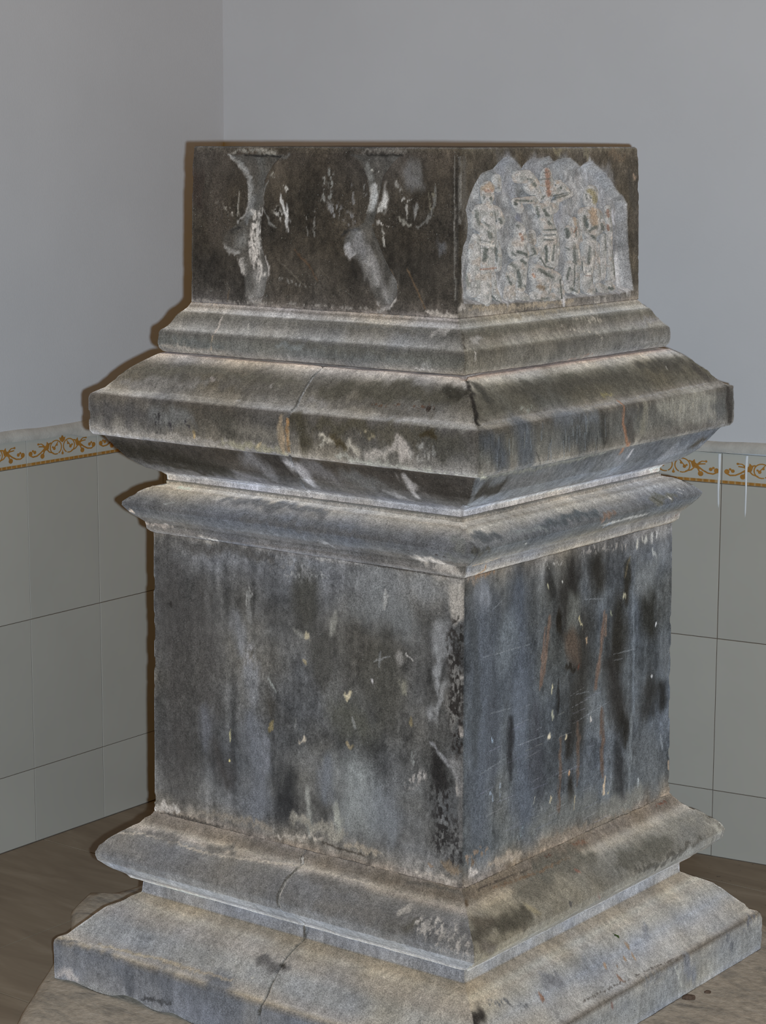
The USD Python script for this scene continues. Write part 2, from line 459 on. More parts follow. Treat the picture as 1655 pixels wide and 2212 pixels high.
def course(profile, step_u=0.003, step_t=0.003, corner=0.004, crack=None, split=None):
    """A square course swept from a profile of (half width, z, colour on the left face, colour on the right face).
    Returns a dict of grids: V (nu, nt, 3), face id, u (metres along the face), t (metres along the profile), base colour."""
    P = np.array([(w, z) for w, z, *_ in profile], float)
    cF = np.array([grey(p[2]) for p in profile])
    cG = np.array([grey(p[3] if len(p) > 3 else p[2]) for p in profile])
    seg = np.hypot(*np.diff(P, axis=0).T)
    T = np.concatenate([[0], np.cumsum(seg)])
    nt = int(T[-1] / step_t) + 2
    # keep the profile's own corners in the sampling
    t = np.unique(np.round(np.concatenate([np.linspace(0, T[-1], nt), T]), 5))
    keep = np.concatenate([[True], np.diff(t) > 0.0006])
    t = t[keep]
    w, z = np.interp(t, T, P[:, 0]), np.interp(t, T, P[:, 1])
    colF = np.stack([np.interp(t, T, cF[:, k]) for k in range(3)], -1)
    colG = np.stack([np.interp(t, T, cG[:, k]) for k in range(3)], -1)
    wm = P[:, 0].max()
    nfine, ncoarse = int(2 * wm / step_u) + 1, 17
    cols, fid, us = [], [], []
    r = corner
    for side in range(4):
        n = nfine if side < 2 else ncoarse
        s = np.linspace(-1, 1, n)
        if crack is not None and side in (0, 2):
            kc = int(round(split * (n - 1))) if side == 0 else n // 2
            s0 = s[kc]
            xc = crack(z, t) if side == 0 else -np.full_like(z, crack(z, t).mean())
            target = xc / (w - r)
            s2 = np.where(s[:, None] <= s0, -1 + (s[:, None] + 1) * (target + 1) / (s0 + 1), 1 - (1 - s[:, None]) * (1 - target) / (1 - s0))
        else:
            s2 = np.repeat(s[:, None], len(t), 1)
        u = s2 * (w - r)
        off = np.broadcast_to(w, u.shape)
        if side == 0:
            x, y = u, -off * RHO
        elif side == 1:
            x, y = off, u * RHO
        elif side == 2:
            x, y = -u, off * RHO
        else:
            x, y = -off, -u * RHO
        cols.append(np.stack([x, y, np.broadcast_to(z, u.shape)], -1))
        fid += [side] * n
        us.append(u)
        # rounded arris
        sx, sy = ((1, -1), (1, 1), (-1, 1), (-1, -1))[side]
        a0 = (-90, 0, 90, 180)[side]
        for a in (30, 60):
            aa = math.radians(a0 + a)
            x = sx * (w - r) + r * math.cos(aa)
            y = (sy * (w - r) + r * math.sin(aa)) * RHO
            cols.append(np.stack([x, y, z], -1)[None])
            fid.append(side if a == 30 else (side + 1) % 4)
            us.append(((w - r) * (1 if a == 30 else -1))[None] + (0.001 if a == 30 else -0.001))
    V = np.concatenate(cols)
    return dict(V=V, fid=np.array(fid), u=np.concatenate(us), t=np.broadcast_to(t, V.shape[:2]).copy(), tl=t, z=z, w=w,
                cF=colF, cG=colG, nfine=nfine, ncoarse=ncoarse, kc=int(round(split * (nfine - 1))) if split else None)


def out_normal(g):
    """Outward direction of each vertex of the grid."""
    V = g['V']
    du = np.roll(V, -1, 0) - np.roll(V, 1, 0)
    dt = np.gradient(V, axis=1)
    n = np.cross(du, dt)
    return n / np.maximum(np.linalg.norm(n, axis=-1, keepdims=True), 1e-9)


def chart(g):
    """For each of the two shown faces: the pixels that its vertices are seen at, to place measured stains on it in metres."""
    n = out_normal(g)
    out = {}
    for side, nm in ((0, 'F'), (1, 'G')):
        rows = np.where(g['fid'] == side)[0]
        V = g['V'][rows].reshape(-1, 3)
        front = ((CAM - V) * n[rows].reshape(-1, 3)).sum(-1) > 0
        uv = np.stack([g['u'][rows].ravel(), g['t'][rows].ravel()], -1)
        out[nm] = (cKDTree(project(V[front])), uv[front])
    return out


def muted(c, k=0.22):
    c = grey(c)
    return c * (1 - k) + c.mean() * k


def stroke(g, ch, face, pts, col, width, alpha=1.0, soft=0.6, ragged=0.5, speckle=0.0, seed=1, taper=0.0):
    """A stain measured on the photograph along pts (pixels), kept on the stone in metres along the face."""
    tree, uv = ch[face]
    d, i = tree.query(np.asarray(pts, float).reshape(-1, 2))
    line = uv[i]
    side = 0 if face == 'F' else 1
    rad = width * PX / 2
    for s in (side, side + 2):                      # the unseen opposite face is stained alike
        rows = np.where(g['fid'] == s)[0]
        Q = np.stack([g['u'][rows].ravel(), g['t'][rows].ravel()], -1)
        lo, hi = line.min(0) - 2.2 * rad - 0.01, line.max(0) + 2.2 * rad + 0.01
        near = np.all((Q > lo) & (Q < hi), 1)
        if not near.any():
            continue
        q = Q[near]
        p3 = np.stack([q[:, 0], q[:, 1] * 0.45, np.full(len(q), seed * 1.7)], -1)
        wf, wa = p3 * (0.55 / max(rad, 0.0022)), min(0.9 * rad, 0.006) * min(ragged, 1.0) * 1.6
        qw = q + wa * np.stack([fbm(wf, 3, seed + 40) - 0.5, 1.6 * (fbm(wf, 3, seed + 50) - 0.5)], -1) * 2
        dist, at = poly_dist(qw, line, True)
        if taper > 0 and len(line) > 1 and np.ptp(line, axis=0).max() > 2.5 * rad:
            dist = dist + rad * taper * (1 - np.sin(np.pi * np.clip(at, 0, 1)) ** 0.6)
        dist = dist + ragged * rad * 2.0 * (fbm(p3 * (0.9 / max(rad, 0.004)), 4, seed) - 0.5)
        m = alpha * (1 - smoothstep(rad * (1 - soft), rad * (1 + soft), dist))
        if speckle > 0:
            sp = fbm(np.stack([q[:, 0] * 260, q[:, 1] * 150, np.full(len(q), seed)], -1), 3, seed + 5)
            m = m * smoothstep(0.5 - 0.25 * (1 - speckle), 0.5 + 0.12, sp + 0.2 * (1 - speckle))
        grit = 1 + 0.22 * (fbm(p3 * 260, 3, seed + 60) - 0.5)[:, None]
        idx = np.flatnonzero(near)
        r_, c_ = rows[idx // g['V'].shape[1]], idx % g['V'].shape[1]
        C = g['C']
        C[r_, c_] = C[r_, c_] * (1 - m[:, None]) + muted(col) * m[:, None] * grit


def base_paint(g, amount=0.35, streak=0.2, seed=0):
    L = FLASH - g['V']
    g['face'] = (L * out_normal(g)).sum(-1) / np.linalg.norm(L, axis=-1) * (3.3 / np.linalg.norm(L, axis=-1)) ** 2
    g['face'] = np.where((g['fid'] > 1)[:, None], g['face'][g['fid'] < 2].mean(0)[None], g['face'])
    f = g['fid'][:, None]
    C = np.where(((f % 2) == 0)[..., None], g['cF'][None], g['cG'][None]).astype(float)
    u, t = g['u'] + f * 1.37, g['t']
    blotch = fbm(np.stack([u * 14, t * 16, u * 0 + seed], -1), 5, seed) - 0.5
    fine = fbm(np.stack([u * 90, t * 70, u * 0 + seed + 3], -1), 4, seed + 11) - 0.5 + 0.8 * (fbm(np.stack([u * 230, t * 190, u * 0 + seed + 3], -1), 3, seed + 13) - 0.5)
    streaks = fbm(np.stack([u * 75, t * 5, u * 0 + seed + 6], -1), 4, seed + 21) - 0.5
    k = 1 + amount * (1.6 * blotch + 0.9 * fine) + streak * 1.6 * streaks
    warm = fbm(np.stack([u * 9, t * 9, u * 0 + seed + 9], -1), 3, seed + 31) - 0.5
    C = C * k[..., None] * (1 + warm[..., None] * np.array([0.10, 0.02, -0.14]))
    g['C'] = np.clip(C, 22, 205)


def roughen(g, amp=0.0012, chip=0.0, seed=0):
    n = out_normal(g)
    V = g['V']
    d = amp * 2 * (fbm(V * 18, 4, seed) - 0.5) + amp * 0.7 * (fbm(V * 120, 3, seed + 3) - 0.5)
    if chip > 0:
        c = fbm(V * 40, 3, seed + 7)
        ar = np.zeros(V.shape[0])
        for k in range(len(ar) - 1):
            if g['fid'][k] != g['fid'][k + 1]:
                ar[max(0, k - 2):k + 4] = 1
        d = d - chip * ar[:, None] * smoothstep(0.52, 0.75, c)
    g['V'] = V + n * d[..., None]


def to_meshes(g):
    """One closed mesh, or two when the course is cracked."""
    V, C = g['V'], albedo(g['C'], g['face'])
    nu, nt = V.shape[:2]

    def build(cols, wrap):
        ncol = len(cols)
        vv, cc = V[cols].reshape(-1, 3), C[cols].reshape(-1, 3)
        i = np.arange(ncol if wrap else ncol - 1)
        j = (i + 1) % ncol
        k = np.arange(nt - 1)
        a = (i[:, None] * nt + k).ravel()
        b = (j[:, None] * nt + k).ravel()
        f = np.concatenate([np.stack([a, b, b + 1], -1), np.stack([a, b + 1, a + 1], -1)])
        parts = [f]
        if not wrap:                                # the broken face from the front crack to the back
            a, b = (ncol - 1) * nt + k, k
            parts += [np.stack([a, b, b + 1], -1), np.stack([a, b + 1, a + 1], -1)]
        nv = len(vv)
        ctr = []
        for row, flip in ((0, True), (nt - 1, False)):
            ctr.append(vv[np.arange(ncol) * nt + row].mean(0))
            a, b = np.arange(ncol) * nt + row, np.roll(np.arange(ncol), -1) * nt + row
            c = np.full(ncol, nv + len(ctr) - 1)
            parts.append(np.stack([b, a, c], -1) if flip else np.stack([a, b, c], -1))
        vv = np.concatenate([vv, ctr])
        cc = np.concatenate([cc, [C[:, 0].mean(0), C[:, -1].mean(0)]])
        return trimesh.Trimesh(vv, np.concatenate(parts), process=False), cc

    if g['kc'] is None:
        return [build(np.arange(nu), True)]
    back0 = 2 * g['nfine'] + 4 + g['ncoarse'] // 2
    left = np.concatenate([np.arange(back0, nu), np.arange(0, g['kc'] + 1)])
    right = np.arange(g['kc'], back0 + 1)
    return [build(right, False), build(left, False)]


def open_crack(g, depth=0.006, width=1):
    """Draws the stone back on both sides of the crack so that it shows as a groove."""
    n = out_normal(g)
    kc = g['kc']
    for k, q in ((0, 1.0), (1, 0.35), (-1, 0.35)):
        g['V'][kc + k] -= n[kc + k] * depth * q
    b = 2 * g['nfine'] + 4 + g['ncoarse'] // 2
    g['V'][b] -= n[b] * depth


pedestal = thing('stone_pedestal', 'tall square weathered grey stone pedestal with moulded base and cornice', 'pedestal')
block = thing('carved_block', 'dark square carved stone block resting on top of the pedestal', 'carved stone')

def frame(ox, oy, s):
    return lambda *xy: [(ox + xy[i] / s, oy + xy[i + 1] / s) for i in range(0, len(xy), 2)]


IMG = frame(0, 0, 1.0)
A7 = frame(330, 1140, 2.3986)      # left face of the shaft
A8 = frame(980, 1120, 2.836)       # right face of the shaft
B5 = frame(150, 640, 1.8187)       # cornice, left face
B6 = frame(900, 640, 2.192)        # cornice, right face
C7 = frame(0, 1650, 1.994)         # base, left face
C8 = frame(830, 1650, 2.006)       # base, right face
D4 = frame(380, 290, 2.586)        # carved block, left face
D3 = frame(960, 290, 3.598)        # carved block, right face


def apply(g, ch, rows):
    for k, (face, pts, col, width, *rest) in enumerate(rows):
        o = rest[0] if rest else {}
        stroke(g, ch, face, pts, col, width, seed=o.get('seed', 100 + k), **{a: b for a, b in o.items() if a != 'seed'})


SOFT = dict(soft=0.9, ragged=1.0, alpha=0.82, taper=0.4)
PATCH = dict(soft=0.7, ragged=1.3, alpha=0.88, taper=0.5)
LINE = dict(soft=0.7, ragged=0.7, alpha=0.8, taper=0.3)
FLECK = dict(soft=0.6, ragged=1.5, alpha=0.85, taper=0.7)
SPK = dict(soft=0.7, ragged=0.8, alpha=0.9, speckle=1.0)
SCR = dict(soft=0.6, ragged=0.1, alpha=0.55)

# ---- base course
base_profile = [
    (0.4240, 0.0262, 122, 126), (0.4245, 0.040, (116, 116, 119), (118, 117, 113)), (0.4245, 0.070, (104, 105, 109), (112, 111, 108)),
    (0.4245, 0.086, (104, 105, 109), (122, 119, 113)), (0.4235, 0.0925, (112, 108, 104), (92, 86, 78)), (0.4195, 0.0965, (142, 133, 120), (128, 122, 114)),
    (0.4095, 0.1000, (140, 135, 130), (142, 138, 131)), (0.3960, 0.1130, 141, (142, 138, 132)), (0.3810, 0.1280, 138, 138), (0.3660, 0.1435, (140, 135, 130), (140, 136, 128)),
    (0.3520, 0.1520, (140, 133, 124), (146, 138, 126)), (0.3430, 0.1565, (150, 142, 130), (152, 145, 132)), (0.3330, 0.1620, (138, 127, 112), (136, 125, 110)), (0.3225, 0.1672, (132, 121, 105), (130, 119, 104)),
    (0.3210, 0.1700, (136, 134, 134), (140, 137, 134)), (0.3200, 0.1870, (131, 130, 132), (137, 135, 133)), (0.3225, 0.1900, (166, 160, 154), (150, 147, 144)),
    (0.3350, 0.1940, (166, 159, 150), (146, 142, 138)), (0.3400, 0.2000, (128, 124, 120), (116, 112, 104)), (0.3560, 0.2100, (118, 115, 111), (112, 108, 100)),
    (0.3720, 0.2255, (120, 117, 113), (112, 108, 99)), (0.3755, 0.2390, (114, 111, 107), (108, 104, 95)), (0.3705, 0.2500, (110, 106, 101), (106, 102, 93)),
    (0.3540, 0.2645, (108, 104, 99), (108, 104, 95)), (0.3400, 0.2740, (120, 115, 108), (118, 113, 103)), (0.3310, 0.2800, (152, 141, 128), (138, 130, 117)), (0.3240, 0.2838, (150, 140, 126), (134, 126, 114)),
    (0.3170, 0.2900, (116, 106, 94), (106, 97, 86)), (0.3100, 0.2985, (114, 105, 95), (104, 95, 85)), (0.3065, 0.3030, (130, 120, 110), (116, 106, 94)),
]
base_crack = C7(1305, 395, 1300, 430, 1230, 500, 1195, 570, 1200, 620, 1290, 672, 1305, 690, 1305, 760, 1262, 800, 1212, 860, 1166, 950, 1130, 1030, 1112, 1085)
base_stains = [
    ('F', C7(1303, 405, 1302, 430, 1234, 500, 1200, 570, 1205, 620), (178, 170, 160), 6, dict(soft=0.5, ragged=0.5, alpha=0.9)), ('F', C7(1298, 395, 1297, 432, 1228, 500, 1194, 570, 1199, 620), (70, 64, 56), 3, dict(soft=0.6, ragged=0.4, alpha=0.9)),
    ('F', C7(1304, 690, 1306, 760, 1262, 800, 1212, 862, 1166, 950, 1130, 1030, 1112, 1085), (76, 70, 62), 5, dict(soft=0.6, ragged=0.6, alpha=0.9)), ('F', C7(1200, 880, 1176, 950, 1140, 1025), (150, 140, 128), 4, dict(soft=0.6, ragged=0.6, alpha=0.7)), ('F', C7(1215, 860, 1235, 875), (44, 39, 35), 12, PATCH),
    ('F', C7(470, 225, 620, 300, 900, 385, 1290, 440, 1650, 530), (168, 156, 140), 6, PATCH),
    ('F', C7(1230, 880, 1120, 840), (88, 85, 84), 26, PATCH), ('F', C7(1340, 480, 1560, 560), (96, 92, 88), 30, SOFT), ('F', C7(880, 350, 1000, 380), (92, 88, 82), 24, SOFT),
    ('F', C7(640, 300, 760, 330), (96, 92, 88), 26, SOFT), ('F', C7(450, 390, 700, 470), (104, 103, 104), 30, SOFT), ('F', C7(1360, 600, 1640, 650), (108, 104, 100), 30, SOFT),
    ('F', C7(560, 880, 560, 990), (80, 82, 88), 36, SOFT), ('F', C7(700, 900, 720, 1000), (88, 90, 96), 40, SOFT), ('F', C7(930, 950, 1000, 1060), (92, 95, 102), 50, SOFT),
    ('F', C7(250, 900, 330, 940), (160, 152, 148), 30, PATCH), ('F', C7(610, 1010, 730, 1030), (62, 62, 64), 9, PATCH), ('F', C7(250, 760, 330, 770), (88, 86, 86), 8, LINE),
    ('F', C7(230, 800, 240, 850), (100, 102, 108), 40, SOFT), ('F', C7(320, 800, 520, 860), (98, 100, 106), 26, SOFT), ('F', C7(700, 850, 1000, 930), (152, 138, 118), 7, LINE),
    ('F', C7(1080, 920, 1095, 915), (175, 170, 160), 5, FLECK), ('F', C7(420, 780, 780, 865), (156, 142, 118), 6, LINE),
    ('F', [(1000, 1932), (940, 1915), (880, 1905)], (92, 86, 78), 8, LINE), ('F', [(900, 1990), (880, 2010)], (82, 78, 70), 26, PATCH), ('F', [(935, 1995), (985, 2020)], (165, 158, 150), 34, SPK),
    ('F', [(905, 2000), (960, 2040), (1000, 2050)], (160, 153, 146), 40, SPK), ('F', [(870, 1970), (885, 1960)], (150, 143, 134), 18, PATCH),
    ('G', [(1010, 2030), (1030, 2005), (1080, 1995), (1130, 1998)], (72, 66, 56), 30, PATCH), ('G', [(1085, 2000), (1140, 1975)], (72, 67, 56), 40, PATCH), ('G', [(1040, 2040), (1070, 2045)], (96, 88, 78), 30, PATCH),
    ('G', C8(560, 560, 700, 500), (94, 88, 76), 44, PATCH), ('G', C8(640, 490, 900, 400), (88, 84, 74), 40, PATCH), ('G', C8(1000, 440, 1240, 330), (84, 81, 72), 40, PATCH),
    ('G', C8(1080, 470, 1190, 440, 1380, 320), (76, 73, 66), 14, PATCH), ('G', C8(1240, 260, 1350, 230), (112, 108, 98), 30, SOFT), ('G', C8(1400, 260, 1470, 280), (142, 138, 126), 16, SOFT),
    ('G', C8(630, 620, 660, 640), (132, 120, 92), 20, SOFT), ('G', C8(800, 605, 815, 600), (72, 70, 68), 8, FLECK), ('G', C8(820, 455, 850, 470), (122, 84, 70), 7, FLECK),
    ('G', C8(925, 560, 930, 590), (112, 84, 74), 5, FLECK), ('G', C8(400, 690, 470, 680), (84, 76, 64), 30, PATCH),
    ('G', C8(370, 1110, 410, 1080), (38, 34, 31), 34, PATCH), ('G', C8(455, 1040, 540, 1040, 610, 1050), (92, 92, 94), 16, SPK), ('G', C8(700, 940, 740, 930), (104, 104, 108), 30, SOFT),
    ('G', C8(1130, 700, 1140, 760), (110, 112, 118), 16, SOFT), ('G', C8(870, 830, 890, 900), (112, 114, 118), 18, SOFT), ('G', C8(1560, 700, 1610, 660), (88, 88, 92), 20, SPK),
    ('G', C8(1480, 740, 1510, 790), (84, 85, 88), 24, SPK), ('G', C8(1300, 850, 1340, 930), (96, 98, 104), 30, SOFT), ('G', C8(1130, 960, 1260, 880), (104, 104, 104), 20, SOFT),
    ('G', C8(860, 1030, 1000, 960, 1150, 890, 1300, 830), (66, 58, 52), 4, dict(soft=0.6, ragged=1.0, alpha=0.75, speckle=0.6)), ('G', C8(1260, 880, 1290, 960), (150, 150, 142), 6, LINE),
    ('G', C8(1040, 770, 1060, 800), (140, 112, 84), 7, FLECK), ('G', C8(1075, 820, 1088, 850), (140, 112, 84), 6, FLECK), ('G', C8(1042, 838, 1050, 855), (140, 112, 84), 6, FLECK),
    ('G', C8(1007, 866, 1010, 878), (140, 112, 84), 4, FLECK), ('G', C8(955, 865, 965, 892), (138, 110, 84), 7, FLECK), ('G', C8(1010, 918, 1040, 945), (120, 88, 70), 8, FLECK),
    ('G', C8(675, 1002, 692, 1035), (132, 92, 70), 8, FLECK), ('G', C8(985, 1040, 990, 1055), (105, 78, 70), 6, FLECK), ('G', C8(345, 600, 350, 612), (88, 70, 52), 9, FLECK),
    ('G', C8(480, 540, 560, 510, 700, 455, 800, 410), (104, 82, 62), 5, PATCH), ('G', C8(810, 350, 880, 340), (112, 82, 64), 8, PATCH), ('G', C8(1180, 180, 1220, 165), (98, 62, 48), 5, FLECK),
    ('G', C8(690, 400, 720, 395), (70, 40, 30), 4, FLECK), ('G', C8(400, 545, 520, 500, 640, 450), (60, 52, 46), 3, LINE),
]
